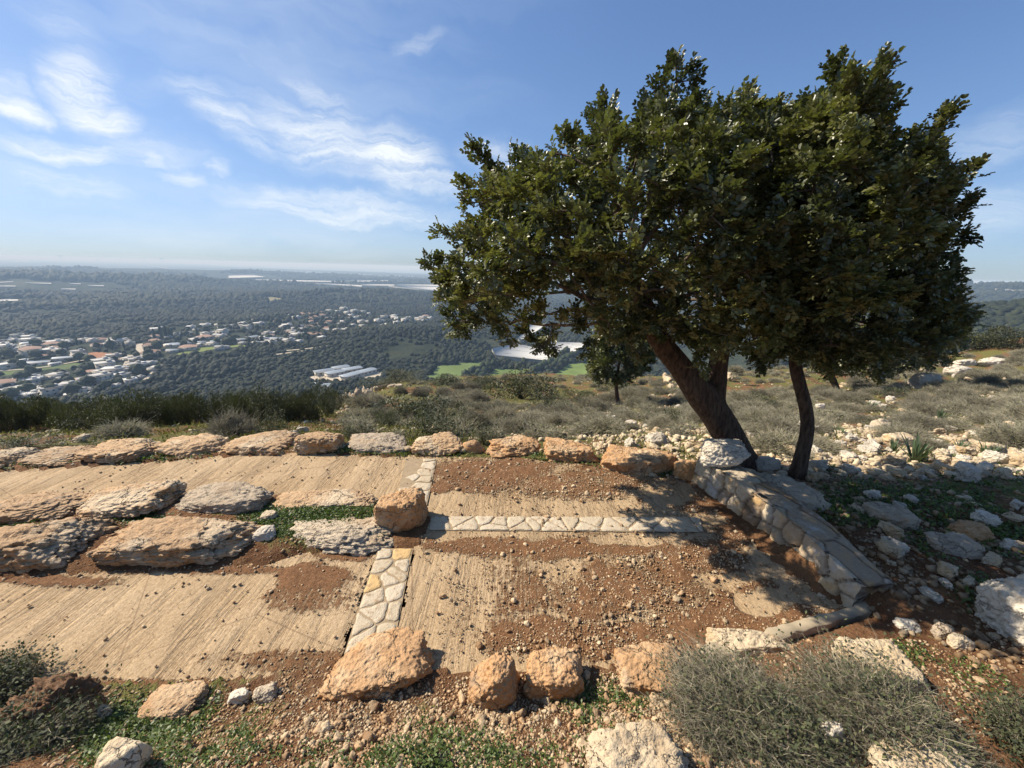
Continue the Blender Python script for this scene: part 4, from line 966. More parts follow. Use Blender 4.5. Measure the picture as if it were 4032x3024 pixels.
def thorn_bush(seed, ntw=900, seg=4, r=(1, 1, .62), w=.007, nleaf=500, ls=.05, zig=.55):
    rng = np.random.default_rng(seed); th = rng.uniform(0, 2 * np.pi, ntw); ph = np.arccos(rng.uniform(0.02, 1, ntw)); D = np.c_[np.sin(ph) * np.cos(th), np.sin(ph) * np.sin(th), np.cos(ph)]
    lump = 1 + .38 * fbm(D * 2.4, 3, seed)
    rr = lump * rng.uniform(.45, 1.03, ntw) ** .6; P = D * (rr * .35)[:, None]; Vs, Fs, o = [], [], 0; tips = []
    for s in range(seg):
        st = (rr * .65 / seg)[:, None]; Q = P + (D + rng.normal(scale=zig, size=D.shape)) * st; ww = w * (1 - .18 * s)
        V, F = ribbons(P * r, Q * r, np.full(ntw, ww), np.full(ntw, ww * .8), rng); Vs.append(V); Fs.append(F + o); o += len(V)
        # side thorns
        if s >= 1:
            Q2 = P + (D + rng.normal(scale=1.1, size=D.shape)) * st * .9; V, F = ribbons(P * r, Q2 * r, np.full(ntw, ww * .7), np.full(ntw, ww * .3), rng); Vs.append(V); Fs.append(F + o); o += len(V)
        P = Q; tips.append(P * r)
    T = np.concatenate(tips[1:]); pk = T[rng.integers(0, len(T), nleaf)] + rng.normal(scale=.03, size=(nleaf, 3)); pk[:, 2] = np.maximum(pk[:, 2], .02)
    tv = np.array([(0, 0, 0), (-.3, .5, .06), (0, 1, 0), (.3, .5, .06)]); VL, FL = tile(tv, np.array([[0, 1, 2, 3]]), frames(rng.normal(size=(nleaf, 3)) + [0, 0, .5], rng) * (ls * rng.uniform(.6, 1.3, nleaf))[:, None, None], pk)
    tint = np.repeat(rng.random(nleaf), 4)
    return np.concatenate(Vs), np.concatenate(Fs), VL, FL, tint
def shade_core(seed, r, k=.70):
    tv, tf = ico(3); D = tv.copy(); D[:, 2] = np.maximum(D[:, 2], -.05); lump = 1 + .38 * fbm(D * 2.4, 3, seed); return D * (lump * k * (1 + .3 * fbm(D * 7, 2, seed)))[:, None] * r, tf  # opaque lump added inside shrubs to block light and deepen their self-shadow
M_SHRUB = simple_mat("evergreen_shrub_leaf", (0.060, 0.066, 0.030), 0.55, 0.35, 0.3, 1.0, 0.2, 0.14, 0.3, 'tint')
M_SHRUB2 = simple_mat("olive_shrub_leaf", (0.075, 0.085, 0.045), 0.6, 0.3, 0.3, 1.0, 0.2, 0.14, 0.3, 'tint')
M_STEM = simple_mat("shrub_stem", (0.13, 0.10, 0.07), 0.9, 0.2, 0.3, 3, 0.15)
M_THORN = simple_mat("grey_thorn_twig", (0.29, 0.265, 0.205), 0.9, 0.2, 0.25, 2, 0.38, 0, 0.35)
M_CORE = simple_mat('added_shade_core', (0.085, 0.075, 0.05), 0.95, 0.1, 0.4, 12)  # dark colour of the added lump, standing in for shade between twigs
M_NEARLEAF = simple_mat('small_bush_leaf', (0.075, 0.085, 0.045), 0.7, 0.25, 0.3, 2, 0.1, 0.15, 0.3, 'tint')
M_THORNNEAR = simple_mat("pale_thorn_twig", (0.27, 0.245, 0.195), 0.9, 0.2, 0.25, 2, 0.1, 0, 0.8)
M_THORNLEAF = simple_mat("thorn_leaf", (0.135, 0.14, 0.08), 0.7, 0.25, 0.3, 2, 0.25, 0.15, 0.3, 'tint')
def make_leafy(name, seed, leaf, **kw):
    V, F, tint, tv, tf = leafy_bush(seed, **kw); root = empty(name, (0, 0, -1000)); obj("foliage", mesh("foliage", V, F, leaf, {"tint": tint}, smooth=False), root); obj("stems", mesh("stems", tv, tf, M_STEM), root); return root
def make_thorn(name, seed, **kw):
    V, F, VL, FL, tint = thorn_bush(seed, **kw); root = empty(name, (0, 0, -1000)); Vc, Fc = shade_core(seed, (1, 1, .62)); obj("twigs", mesh("twigs", np.r_[V, Vc], [F, Fc + len(V)], [M_THORN, M_CORE], midx=np.r_[np.zeros(len(F)), np.ones(len(Fc))]), root); obj("foliage", mesh("foliage", VL, FL, M_THORNLEAF, {"tint": tint}, smooth=False), root); return root  # twig mesh also holds the added light-blocking lump
class Proto:
    def __init__(s, makers): s.m = makers; s.used = [False] * len(makers); s.o = [None] * len(makers)
    def get(s, i):
        i %= len(s.m)
        if s.o[i] is None: s.o[i] = s.m[i](); return s.o[i]
        return copy_tree(s.o[i])
LEAFY = Proto([lambda k=k: make_leafy("evergreen_shrub", 100 + k, M_SHRUB, n=4200, ls=.075, lumps=14) for k in range(4)])
OLIVE = Proto([lambda k=k: make_leafy("olive_shrub", 200 + k, M_SHRUB2, n=2800, ls=.07, r=(1, 1, .8)) for k in range(3)])
THORN = Proto([lambda k=k: make_thorn("thorny_shrub", 300 + k, ntw=1500, seg=3, w=.0085, nleaf=(700, 1600, 2600)[k % 3], ls=.06, zig=.34) for k in range(7)])
def shrub(proto, i, P, w, h, label, group=None, rng=random, cat="shrub"):
    o = proto.get(i); o.location = [float(P[0]), float(P[1]), float(P[2]) - 0.03]; o.scale = (w / 2, w / 2 * rng.uniform(.85, 1.15), h); o.rotation_euler = (0, 0, rng.uniform(0, 6.28))
    return tag(o, label, cat, group)
def shrub_px(proto, i, x0, y0, x1, y1, label, group=None, sink=0.0):
    P = hit((x0 + x1) / 2, y1); dep = (P - CAMP) @ cf; w = (x1 - x0) / FPX * dep
    f = P[:2] / np.hypot(*P[:2]); Q = P.copy(); Q[:2] += f * w * .35; Q[2] = min(P[2], float(hz(Q[0], Q[1])))
    r = ray((x0 + x1) / 2, y0); r = r / math.hypot(r[0], r[1]); h = CAMH + np.hypot(*Q[:2]) * r[2] - Q[2]
    return shrub(proto, i, Q, w * 1.05, max(h, .15) / .95, label, group)
rs = random.Random(11)
# the row of evergreens along the brow on the left
xs = -20; k = 0
while xs < 330:
    w = rs.uniform(20, 34); yb = np.interp(xs, [-20, 100, 335], [431, 427, 417]) + rs.uniform(-2, 2); yt = np.interp(xs, [-20, 60, 300, 335], [392, 394, 385, 388]) + rs.uniform(-3, 3)
    ends = "dark evergreen shrub in the dense row along the brow beyond the grass" if 10 < xs < 295 else ("dark evergreen shrub at the photo's edge end of the row along the brow" if xs <= 10 else "tall dark evergreen shrub ending the row beside the clump of grey boulders")
    shrub_px(LEAFY if rs.random() < .72 else OLIVE, k, xs, yt + rs.uniform(-1, 7), xs + w, yb, ends, "evergreen shrubs in a row on the brow"); k += 1
    if rs.random() < .8: shrub_px(LEAFY, k + 1, xs + 6, yt - 1, xs + w + 4, yb - 7, "dark evergreen shrub in the dense row along the brow beyond the grass" if 10 < xs < 295 else ends, "evergreen shrubs in a row on the brow"); k += 1
    xs += w * .62
for a in [
    (LEAFY, 0, 375, 394, 458, 421, "wide round dark shrub on the slope above the domed boulder"), (LEAFY, 1, 488, 374, 556, 400, "largest dark green thicket on the brow below the white net houses"),
    (LEAFY, 2, 372, 373, 422, 384, "dark low shrub on the brow right of the grey boulder clump"), (LEAFY, 3, 420, 374, 470, 386, "dark low shrub on the brow in front of the green field"),
    (LEAFY, 1, 460, 376, 500, 388, "dark shrub joining the largest thicket on its left"), (LEAFY, 2, 412, 402, 462, 424, "dark shrub overlapping the wide round one on its right"),
    (OLIVE, 0, 255, 411, 292, 440, "upright dark shrub right behind the wedge-shaped boulder"), (OLIVE, 1, 0, 432, 48, 452, "low spreading dark shrub behind the layered boulders by the photo's edge"),
    (OLIVE, 2, 375, 408, 400, 428, "round grey-green shrub on the slope above the long white-topped boulder"), (OLIVE, 0, 395, 410, 465, 440, "loose grey twiggy shrub directly behind the domed boulder"),
    (OLIVE, 1, 530, 393, 575, 414, "green shrub among grey ones left of the small slender tree"), (OLIVE, 2, 655, 408, 690, 425, "dark green cushion shrub left of the leaning trunk"),
    (LEAFY, 3, 745, 396, 790, 410, "dark green shrub seen between the two trunks"), (OLIVE, 1, 880, 386, 915, 398, "green cushion shrub beneath the tree's shaded crown"),
    (OLIVE, 0, 465, 425, 500, 447, "grey-green shrub behind the small ochre boulder"), (OLIVE, 2, 340, 425, 372, 440, "small dark shrub behind the two-humped boulder"),
    (LEAFY, 0, 955, 328, 1000, 352, "olive-brown bush at the foot of the wooded hillside on the right"), (LEAFY, 2, 990, 322, 1040, 350, "green bush by the photo's right edge below the wooded hillside"),
    (OLIVE, 1, 60, 440, 95, 456, "pale grey shrub between the boulders of the far row"), (OLIVE, 0, 600, 372, 640, 392, "grey-green shrub at the slender tree's crown on the slope"),
    (OLIVE, 2, 560, 388, 600, 402, "dark cushion shrub beside the bare orange patch of soil"),
]: shrub_px(*a)
# grey thorny cushions scattered over the slope
def thorn_cover():
    rng = random.Random(5); placed = []; n = 0; tries = 0
    Z = [([(555, 373), (760, 369), (1030, 350), (1030, 362), (760, 384), (560, 384)], 34, "grey-green cushion shrub along the far brow of the slope"),
         ([(480, 380), (600, 376), (700, 380), (705, 425), (560, 438), (470, 432), (440, 400)], 105, "grey thorny cushion shrub on the slope between the far row and the brow"),
         ([(700, 400), (1040, 358), (1040, 440), (960, 462), (880, 445), (790, 455), (740, 452)], 128, "grey thorny cushion shrub on the stony slope to the right of the trunks"),
         ([(340, 398), (480, 384), (470, 420), (345, 425)], 18, "grey thorny shrub near the clump of grey boulders"),
         ([(5, 418), (330, 412), (330, 440), (40, 440)], 5, "low grey-green shrub on the grassy strip behind the far row")]
    for poly, cnt, lab in Z:
        P = np.array(poly); lo, hi = P.min(0), P.max(0); c = 0; tries = 0
        while c < cnt and tries < cnt * 60:
            tries += 1; x, y = rng.uniform(lo[0], hi[0]), rng.uniform(lo[1], hi[1])
            if not inpoly(np.array([x]), np.array([y]), poly)[0]: continue
            if abs(x - 540) < 60 and abs(y - 397) < 9: continue        # the bare patch stays open
            if 330 < x < 420 and 402 < y < 424 and rng.random() < .8: continue
            G = hit(x, y); w = rng.uniform(.42, .95) * (1.0 + .015 * np.hypot(*G[:2]))
            if any(abs(x - sx) < sw * .8 and abs(y - sy) < 9 for sx, sy, sw in ((915, 461, 42), (893, 452, 22), (986, 455, 24), (960, 449, 18), (838, 437, 18), (870, 410, 18), (940, 420, 18), (1010, 418, 20))): continue
            if any(np.hypot(G[0] - q[0], G[1] - q[1]) < .47 * (w + q[2]) for q in placed): continue
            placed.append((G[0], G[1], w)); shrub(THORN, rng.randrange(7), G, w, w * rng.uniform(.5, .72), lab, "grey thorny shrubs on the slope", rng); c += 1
thorn_cover()
# low scrub between the cushions, too small and thick to count
def scrub():
    rng = np.random.default_rng(77); V0, F0, VL, FL, _ = thorn_bush(390, ntw=230, seg=2, w=.012, nleaf=260, ls=.10, zig=.4); P = []; got = 0
    while got < 620:
        ld = rng.uniform(math.log(5), math.log(70), 4000); az = rng.uniform(-.55, 1.0, 4000); d = np.exp(ld); q = np.c_[d * np.sin(az), d * np.cos(az)]; V = np.c_[q, hz(q[:, 0], q[:, 1])]; px, py, zz = project(V)
        pr = ((px > 345) & (py < 455) & (py > 348)) * np.where(px > 560, sstep(440, 415, py), sstep(445, 425, py)) * np.clip(.55 + 1.3 * fbm(q * .45, 3, 78), 0, 1); pr = pr * ~((np.abs(px - 540) < 60) & (np.abs(py - 397) < 9)) * ~in_terr(q[:, 0], q[:, 1])
        k = rng.random(4000) < pr; P.append(V[k]); got += int(k.sum())
    P = np.concatenate(P)[:620]; n = len(P); s = rng.uniform(.14, .34, n) * (1 + .016 * np.hypot(P[:, 0], P[:, 1])); Mx = rotz(rng.uniform(0, 6.28, n)) * s[:, None, None]; Mx[:, 2, 2] *= rng.uniform(.8, 1.3, n)
    A, FA = tile(V0, F0, Mx, P - [0, 0, .02]); B_, FB = tile(VL, FL, Mx, P - [0, 0, .02]); t = np.repeat(rng.random(n), len(VL)); Vc, Fc = shade_core(390, (1, 1, .62)); C_, FC = tile(Vc, Fc, Mx, P - [0, 0, .02]); root = stuff(obj("scrub", mesh("scrub", np.r_[A, B_, C_], [FA, FB + len(A), FC + len(A) + len(B_)], [M_THORN, M_THORNLEAF, M_CORE], {"tint": np.r_[np.full(len(A), .5), t, np.full(len(C_), .5)]}, smooth=False, midx=np.r_[np.zeros(len(FA)), np.ones(len(FB)), np.full(len(FC), 2)])), "low grey-green scrub filling the slope between the cushions", "scrub")
scrub()
# the near bushes
def near_bush(name, x0, y0, x1, y1, label, seed, ntw, hmul=1.0, leaf=9000, w=.0027, top=None):
    P = hit((x0 + x1) / 2, min(y1, 765)); dep = (P - CAMP) @ cf; wd = (x1 - x0) / FPX * dep; f = P[:2] / np.hypot(*P[:2])
    Q = P.copy(); Q[:2] += f * wd * .3; Q[2] = float(hz(Q[0], Q[1])) - .02
    r = ray((x0 + x1) / 2, y0); r = r / math.hypot(r[0], r[1]); h = max(CAMH + (np.hypot(*Q[:2]) + .1) * r[2] - Q[2], .12) * hmul
    V, F, VL, FL, tint = thorn_bush(seed, ntw=ntw, seg=6, r=(wd / 2, wd * .42, h), w=w, nleaf=leaf, ls=.018, zig=.85)
    rg = np.random.default_rng(seed); th = rg.uniform(0, 6.28, 70); e = np.c_[np.cos(th), np.sin(th), rg.uniform(.2, 1.1, 70)] * [wd * .34, wd * .3, h] * rg.uniform(.4, 1.1, 70)[:, None]; mid = e * [.45, .45, .62] + rg.normal(scale=.03, size=e.shape)
    s1, f1 = ribbons(np.zeros((70, 3)), mid, np.full(70, .005), np.full(70, .0038), rg); s2, f2 = ribbons(mid, e, np.full(70, .0038), np.full(70, .002), rg)
    root = empty(name, Q, math.atan2(-f[0], f[1])); obj("stems", mesh("stems", np.r_[s1, s2], np.r_[f1, f2 + len(s1)], M_STEM), root); obj("twigs", mesh("twigs", V, F, M_THORNNEAR), root); obj("foliage", mesh("foliage", VL, FL, M_NEARLEAF, {"tint": tint}, smooth=False), root)
    return tag(root, label, "shrub")
for a in [
    ("thorny_shrub", 640, 668, 830, 810, "biggest grey thorny bush, dense with zigzag twigs, bottom of the photo", 401, 5200), ("thorny_shrub", 790, 662, 955, 760, "wiry thorny bush with upright dry twigs beside the biggest one", 402, 3200),
    ("thorny_shrub", 720, 745, 835, 830, "low thorny bush at the bottom edge in front of the biggest one", 403, 2600),
    ("thorny_shrub", 990, 690, 1080, 790, "grey thorny bush cut by the right edge under the jagged white boulder", 404, 1300),
    ("olive_shrub", -60, 716, 78, 800, "olive-grey bush cut by the photo's bottom left corner", 405, 2200), ("olive_shrub", -70, 668, 34, 715, "olive-grey bush at the left edge beside the lower ramp", 406, 1500)]:
    near_bush(*a)

# ------------------------------------------------------------------ squill clumps: long strap leaves
M_STRAP = simple_mat("squill_leaf", (0.11, 0.155, 0.085), 0.5, 0.4, 0.25, 3, 0.1, 0.2, 0.3)
def squill(seed, n=34):
    rng = np.random.default_rng(seed); V, F = [], []
    for k in range(n):
        a = rng.uniform(0, 6.28); lean = rng.uniform(.15, 1.0); L = rng.uniform(.6, 1.1); w = rng.uniform(.03, .05); b = len(V); o = np.array([math.cos(a), math.sin(a), 0]); t = np.array([-o[1], o[0], 0])
        for s in np.linspace(0, 1, 6):
            c = o * (.08 * rng.random() * 0 + lean * s * L * .75) + np.array([0, 0, L * (s - .38 * lean * s * s)]) + o * .06; ww = w * (1 - s ** 2.2) + .002
            V += [c - t * ww, c + np.array([0, 0, -.01]), c + t * ww]
        for s in range(5):
            i = b + s * 3; F += [(i, i + 1, i + 4, i + 3), (i + 1, i + 2, i + 5, i + 4)]
    return mesh("squill_clump", np.array(V), np.array(F), M_STRAP)
SQ = [squill(k) for k in (1, 2, 3)]
for i, (x, y, w, lab) in enumerate([(915, 461, 42, "largest squill clump with long strap leaves among pale rubble"), (893, 452, 22, "narrow squill clump joined to the largest one's left side"), (986, 455, 24, "squill clump near the photo's right edge"), (960, 449, 18, "squill clump midway between the largest and the one at the right edge"), (838, 437, 18, "small squill clump right of the slim trunk"), (758, 424, 14, "small squill clump between the trunks"),
        (870, 410, 18, "squill clump uphill of the slim trunk among grey cushions"), (940, 420, 18, "squill clump above the largest clump"), (1010, 418, 20, "squill clump high at the right edge of the slope"), (800, 448, 10, "tiny squill tuft at the slim trunk's bend")]):
    G = hit(x, y); s = w / FPX * float((G - CAMP) @ cf) / 1.3
    tag(obj("squill_clump", SQ[i % 3], None, G - [0, 0, .02], i * 1.3, s), lab, "plant", "strap-leaved squill clumps")

# ------------------------------------------------------------------ loose stones
def pebble_field(name, px_rng, n, size, seed, mask, mat, sub=1, kmax=1.0, label=None, lift=None, zfun=None, grow=0.0):
    """stones spread over the ground in view; mask(px,py,P)-> probability"""
    rng = np.random.default_rng(seed); P = []
    x0, y0, x1, y1 = px_rng; got = 0
    while got < n:
        m = n * 2
        if zfun is None:
            ld = rng.uniform(math.log(0.5), math.log(kmax), m); az = rng.uniform(-1.05, 1.05, m); d = np.exp(ld); q = np.c_[d * np.sin(az), d * np.cos(az)]; z = hz(q[:, 0], q[:, 1])
        else:
            q = np.c_[rng.uniform(-4.5, 3.6, m), rng.uniform(0.9, 5.2, m)]; z = zfun(q)
        V = np.c_[q, z]; px, py, zz = project(V); pr = mask(px, py, V); k = (zz > .1) & (px > x0) & (px < x1) & (py > y0) & (py < y1) & (rng.random(m) < pr); P.append(V[k]); got += int(k.sum())
        if len(P) > 60: break
    P = np.concatenate(P)[:n]; n = len(P); d = np.hypot(P[:, 0], P[:, 1])
    s = size[0] * (size[1] / size[0]) ** (rng.random(n) ** 2.2) * (1 + grow * d)
    VT, FT, o = [], [], 0
    for t in range(7):
        tv, tf = rock_shape(sub, (1, 1, 1), seed * 10 + t, facets=8, rough=.3, p=60); tv = tv - [0, 0, .5]
        k = np.arange(t, n, 7)
        if len(k) == 0: continue
        Mx = rotrand(len(k), rng) * (s[k][:, None] * rng.uniform([.6, .5, .4], [1.1, 1, .9], (len(k), 3)))[:, None, :]
        V, F = tile(tv, tf, np.einsum('ij,njk->nik', np.diag([1, 1, .8]), Mx), P[k] + np.c_[np.zeros((len(k), 2)), s[k] * .12]); VT.append(V); FT.append(F + o); o += len(V)
    return stuff(obj(name, mesh(name, np.concatenate(VT), np.concatenate(FT), mat, smooth=False)), label, "gravel")
def terr_mask(px, py, V):
    ins = inpoly(V[:, 0], V[:, 1], P_TERR)
    n = fbm(V[:, :2] * 2.2, 4, 51); s = soil_amount(V, 1)
    den = 0.10 + 0.5 * s + 0.4 * sstep(.05, .5, n)
    for x, y, rx, ry, a in ((620, 600, 60, 16, .9), (590, 488, 75, 15, 1.0), (500, 488, 60, 10, .35), (620, 598, 90, 26, .7), (560, 640, 90, 22, .8), (660, 560, 70, 14, .5), (640, 625, 60, 20, .9)):
        den = den + a * sstep(1.1, .3, np.hypot((px - x) / rx, (py - y) / ry))
    for x, y, rx, ry in ((450, 502, 30, 10), (410, 600, 35, 60), (760, 605, 40, 18)): den = den * (1 - .75 * sstep(1, .5, np.hypot((px - x) / rx, (py - y) / ry)))
    return ins * np.clip(den, 0, 1)
zt = lambda q: np.full(len(q), .008)
pebble_field("gravel", (0, 440, 1024, 700), 30000, (.004, .020), 1, terr_mask, M_PEBBLE, 1, zfun=zt, label="loose pale and brown gravel washed over the terrace")
pebble_field("gravel", (0, 440, 1024, 700), 560, (.026, .055), 2, terr_mask, M_PEBBLE, 3, zfun=zt, label="larger loose stones among the terrace gravel")
def ramp_mask(px, py, V):
    ins = inpoly(V[:, 0], V[:, 1], P_LOW) | inpoly(V[:, 0], V[:, 1], P_UP); s = soil_amount(V, 2)
    return ins * np.clip(.05 + s * .5 + .4 * sstep(625, 690, py) * sstep(120, 300, px) + .8 * sstep(.09, .0, polydist(V[:, 0], V[:, 1], P_LOW)), 0, 1)
pebble_field("gravel", (0, 440, 400, 720), 1900, (.006, .028), 3, ramp_mask, M_PEBBLE, 1, zfun=lambda q: np.full(len(q), 0.0), label="scattered grit on the ramps")
def bank_mask(px, py, V):
    o = ~in_terr(V[:, 0], V[:, 1]); n = fbm(V[:, :2] * 3, 4, 52)
    return o * (py > 640) * np.clip(.55 + .9 * n, .08, 1)
pebble_field("gravel", (-10, 630, 1034, 800), 30000, (.005, .026), 4, bank_mask, M_PEBBLE, 1, kmax=3.5, label="gravelly soil with small stones on the near bank")
pebble_field("gravel", (-10, 630, 1034, 800), 420, (.03, .07), 5, bank_mask, M_PEBBLE, 3, kmax=3.5, label="fist-sized stones on the near bank")
M_PEBBLE2 = rock_mat("hill_rubble", (0.55, 0.45, 0.31), (0.44, 0.30, 0.16), (0.30, 0.20, 0.12), 0.75, 2.0, True, 0.6)
def med_mask(px, py, V):
    return inpoly(V[:, 0], V[:, 1], P_MED) * .6
pebble_field("gravel", (-10, 480, 440, 600), 1500, (.008, .04), 8, med_mask, M_PEBBLE, 1, kmax=5, label="small stones in the bed between the ramps")
M_PEBBLE3 = rock_mat("shade_darkened_rubble", (0.34, 0.26, 0.17), (0.26, 0.16, 0.08), (0.20, 0.13, 0.08), 0.5, 2.0, True, 0.6)  # darker copy of the slope rubble: tree shade put into the colour
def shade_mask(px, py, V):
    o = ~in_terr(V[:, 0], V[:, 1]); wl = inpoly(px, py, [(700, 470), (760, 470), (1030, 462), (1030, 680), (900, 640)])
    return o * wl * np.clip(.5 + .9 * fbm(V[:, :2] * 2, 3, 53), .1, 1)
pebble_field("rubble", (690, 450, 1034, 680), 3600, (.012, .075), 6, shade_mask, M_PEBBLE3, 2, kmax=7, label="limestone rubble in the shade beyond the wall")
def slope_mask(px, py, V):
    o = ~in_terr(V[:, 0], V[:, 1]); n = fbm(V[:, :2] * .9, 4, 54)
    z = np.where(px > 560, .22 + sstep(400, 440, py) * (.25 + .75 * sstep(560, 760, px)), .12) + .15 * (px > 900)
    z = np.where((px > 330) & (px < 420) & (py > 402) & (py < 426), .4, z)
    return o * (py < 478) * np.clip(z * (.7 + 1.2 * n), 0.01, 1)
pebble_field("rubble", (-10, 352, 1034, 480), 13000, (.018, .12), 7, slope_mask, M_PEBBLE2, 2, kmax=45, grow=.03, label="pale limestone rubble strewn over the slope")
# single rocks one can count on the slope
def slope_rocks():
    rng = random.Random(8); pr = [mesh("rock", *rock_shape(5, (1, rng.uniform(.6, .9), rng.uniform(.45, .75)), 500 + k, facets=11, rough=.3, p=18), M_HILLROCK if k % 3 else M_WHITEROCK) for k in range(9)]
    Z = [([(600, 432), (700, 425), (770, 440), (780, 470), (700, 462), (600, 452)], 34, .13, "pale angular rock lying between the far row of boulders and the leaning trunk"),
         ([(780, 440), (1040, 440), (1040, 482), (800, 480)], 110, .16, "cream rock in the sunlit rubble belt beyond the tree's shade"),
         ([(560, 395), (720, 385), (720, 430), (560, 438)], 34, .22, "pale rock showing between the grey cushions left of the trunks"),
         ([(780, 385), (1040, 355), (1040, 438), (790, 438)], 80, .24, "white rock showing between the grey cushions on the right-hand slope"),
         ([(790, 490), (1030, 485), (1030, 575), (930, 600), (850, 545)], 24, .12, "rock lying in the tree's shadow beyond the wall"),
         ([(640, 376), (740, 376), (740, 388), (640, 388)], 14, .5, "white rock in the broken ledge seen past the leaning trunk"),
         ([(20, 418), (330, 414), (330, 440), (60, 446)], 18, .16, "small pale rock in the grassy strip behind the far row")]
    for poly, cnt, s0, lab in Z:
        P = np.array(poly); lo, hi = P.min(0), P.max(0); c = 0
        while c < cnt:
            x, y = rng.uniform(lo[0], hi[0]), rng.uniform(lo[1], hi[1])
            if not inpoly(np.array([x]), np.array([y]), poly)[0]: continue
            G = hit(x, y); s = s0 * rng.uniform(.5, 1.5) * (1 + .015 * np.hypot(*G[:2]))
            o = obj("rock", pr[rng.randrange(9)], None, G - [0, 0, .1 * s], rng.uniform(0, 6.28), (s, s * rng.uniform(.7, 1.1), s * rng.uniform(.7, 1.2))); tag(o, lab, "rock", "loose rocks on the slope"); c += 1
slope_rocks()

# ------------------------------------------------------------------ weeds and short grass
M_WEED = simple_mat("weed_leaf", (0.095, 0.135, 0.035), 0.5, 0.4, 0.3, 6, 0, 0.25, 0.5)
M_GRASS = simple_mat("dry_short_grass", (0.15, 0.145, 0.045), 0.7, 0.2, 0.3, 4, 0, 0.2, 0.45)
def weeds(name, n, size, seed, mask, mat, kmax, box, label, up=.5, wide=.5, grow=0.0, clump=9, spread=.035):
    rng = np.random.default_rng(seed); P = []; got = 0; it = 0
    while got < n // clump and it < 60:
        it += 1; m = n; ld = rng.uniform(math.log(.5), math.log(kmax), m); az = rng.uniform(-1.05, 1.05, m); d = np.exp(ld); q = np.c_[d * np.sin(az), d * np.cos(az)]; V = np.c_[q, hz(q[:, 0], q[:, 1])]
        px, py, zz = project(V); k = (zz > .1) & (px > box[0]) & (px < box[2]) & (py > box[1]) & (py < box[3]) & (rng.random(m) < mask(px, py, V)); P.append(V[k]); got += int(k.sum())
    P = np.concatenate(P)[:n // clump]; dd = np.hypot(P[:, 0], P[:, 1]); P = np.repeat(P, clump, 0); dd = np.repeat(dd, clump); n = len(P)
    D = rng.normal(size=(n, 3)) * [1, 1, .4] + [0, 0, up]; P = P + rng.normal(size=(n, 3)) * (spread * (1 + grow * dd))[:, None] * [1, 1, 0]; P[:, 2] += .004
    s = size * rng.uniform(.5, 1.4, n) * (1 + grow * dd); tv = np.array([(0, 0, 0), (-wide / 2, .55, .08), (0, 1, 0), (wide / 2, .55, .08)])
    V, F = tile(tv, np.array([[0, 1, 2, 3]]), frames(D, rng) * s[:, None, None], P)
    return stuff(obj(name, mesh(name, V, F, mat, smooth=False)), label, "weeds")
def wm_med(px, py, V):
    a = inpoly(V[:, 0], V[:, 1], P_MED); n = fbm(V[:, :2] * 2.5, 3, 61)
    z = np.maximum(np.maximum(sstep(1.1, .6, np.hypot((px - 320) / 85, (py - 520) / 20)), sstep(1.1, .5, np.hypot((px - 125) / 40, (py - 518) / 10))), .8 * sstep(1.1, .5, np.hypot((px - 12) / 30, (py - 522) / 9)))
    return a * z * np.clip(.75 + 1.1 * n, 0, 1)
weeds("weeds", 15000, .022, 1, wm_med, M_WEED, 5, (-10, 480, 440, 590), "green clover growing between the boulders of the two ramps")
def wm_bank(px, py, V):
    n = fbm(V[:, :2] * 3.0, 3, 62)
    z = .85 * sstep(1.2, .3, np.hypot((px - 150) / 150, (py - 735) / 45)) + .55 * sstep(1.1, .4, np.hypot((px - 600) / 60, (py - 715) / 35)) + .3 * sstep(1.2, .4, np.hypot((px - 420) / 160, (py - 755) / 30)) + .5 * sstep(1.1, .3, np.hypot((px - 890) / 50, (py - 655) / 25)) + .4 * sstep(1.1, .3, np.hypot((px - 985) / 45, (py - 680) / 40)) + .4 * sstep(1.1, .3, np.hypot((px - 930) / 60, (py - 755) / 25))
    return (~in_terr(V[:, 0], V[:, 1])) * np.clip(z * (.55 + 1.5 * n), 0, 1)
weeds("weeds", 16000, .017, 2, wm_bank, M_WEED, 3, (-20, 640, 1034, 790), "low green weeds sprouting on the near bank", spread=.022)
def wm_row(px, py, V):
    return (~in_terr(V[:, 0], V[:, 1])) * np.clip(sstep(.35, .05, np.minimum(polydist(V[:, 0], V[:, 1], P_TERR), polydist(V[:, 0], V[:, 1], P_UP))) * (.3 + fbm(V[:, :2] * 3, 3, 63)), 0, 1) * (py < 475)
weeds("weeds", 5000, .03, 3, wm_row, M_WEED, 7, (-10, 420, 720, 480), "green weeds at the back of the far row of boulders")
def wm_shade(px, py, V):
    wl = inpoly(px, py, [(760, 470), (1030, 440), (1030, 620), (930, 600)]); return wl * (~in_terr(V[:, 0], V[:, 1])) * np.clip(1.6 * fbm(V[:, :2] * 1.6, 3, 64), 0, 1)
weeds("weeds", 9000, .035, 4, wm_shade, M_WEED, 8, (690, 430, 1034, 640), "weeds between stones in the tree's shade")
def wm_grass(px, py, V):
    n = fbm(V[:, :2] * 1.1, 4, 65); a = np.where(px < 430, sstep(460, 440, py) * (.5 + .9 * n), np.clip(.05 + 1.0 * n, 0, 1) * .7); return (~in_terr(V[:, 0], V[:, 1])) * np.clip(a, 0, 1)
weeds("grass", 42000, .045, 5, wm_grass, M_GRASS, 40, (-10, 365, 1034, 462), "short yellow-green grass on the slope beyond the paving", up=1.0, wide=.28, grow=.05, spread=.07, clump=7)

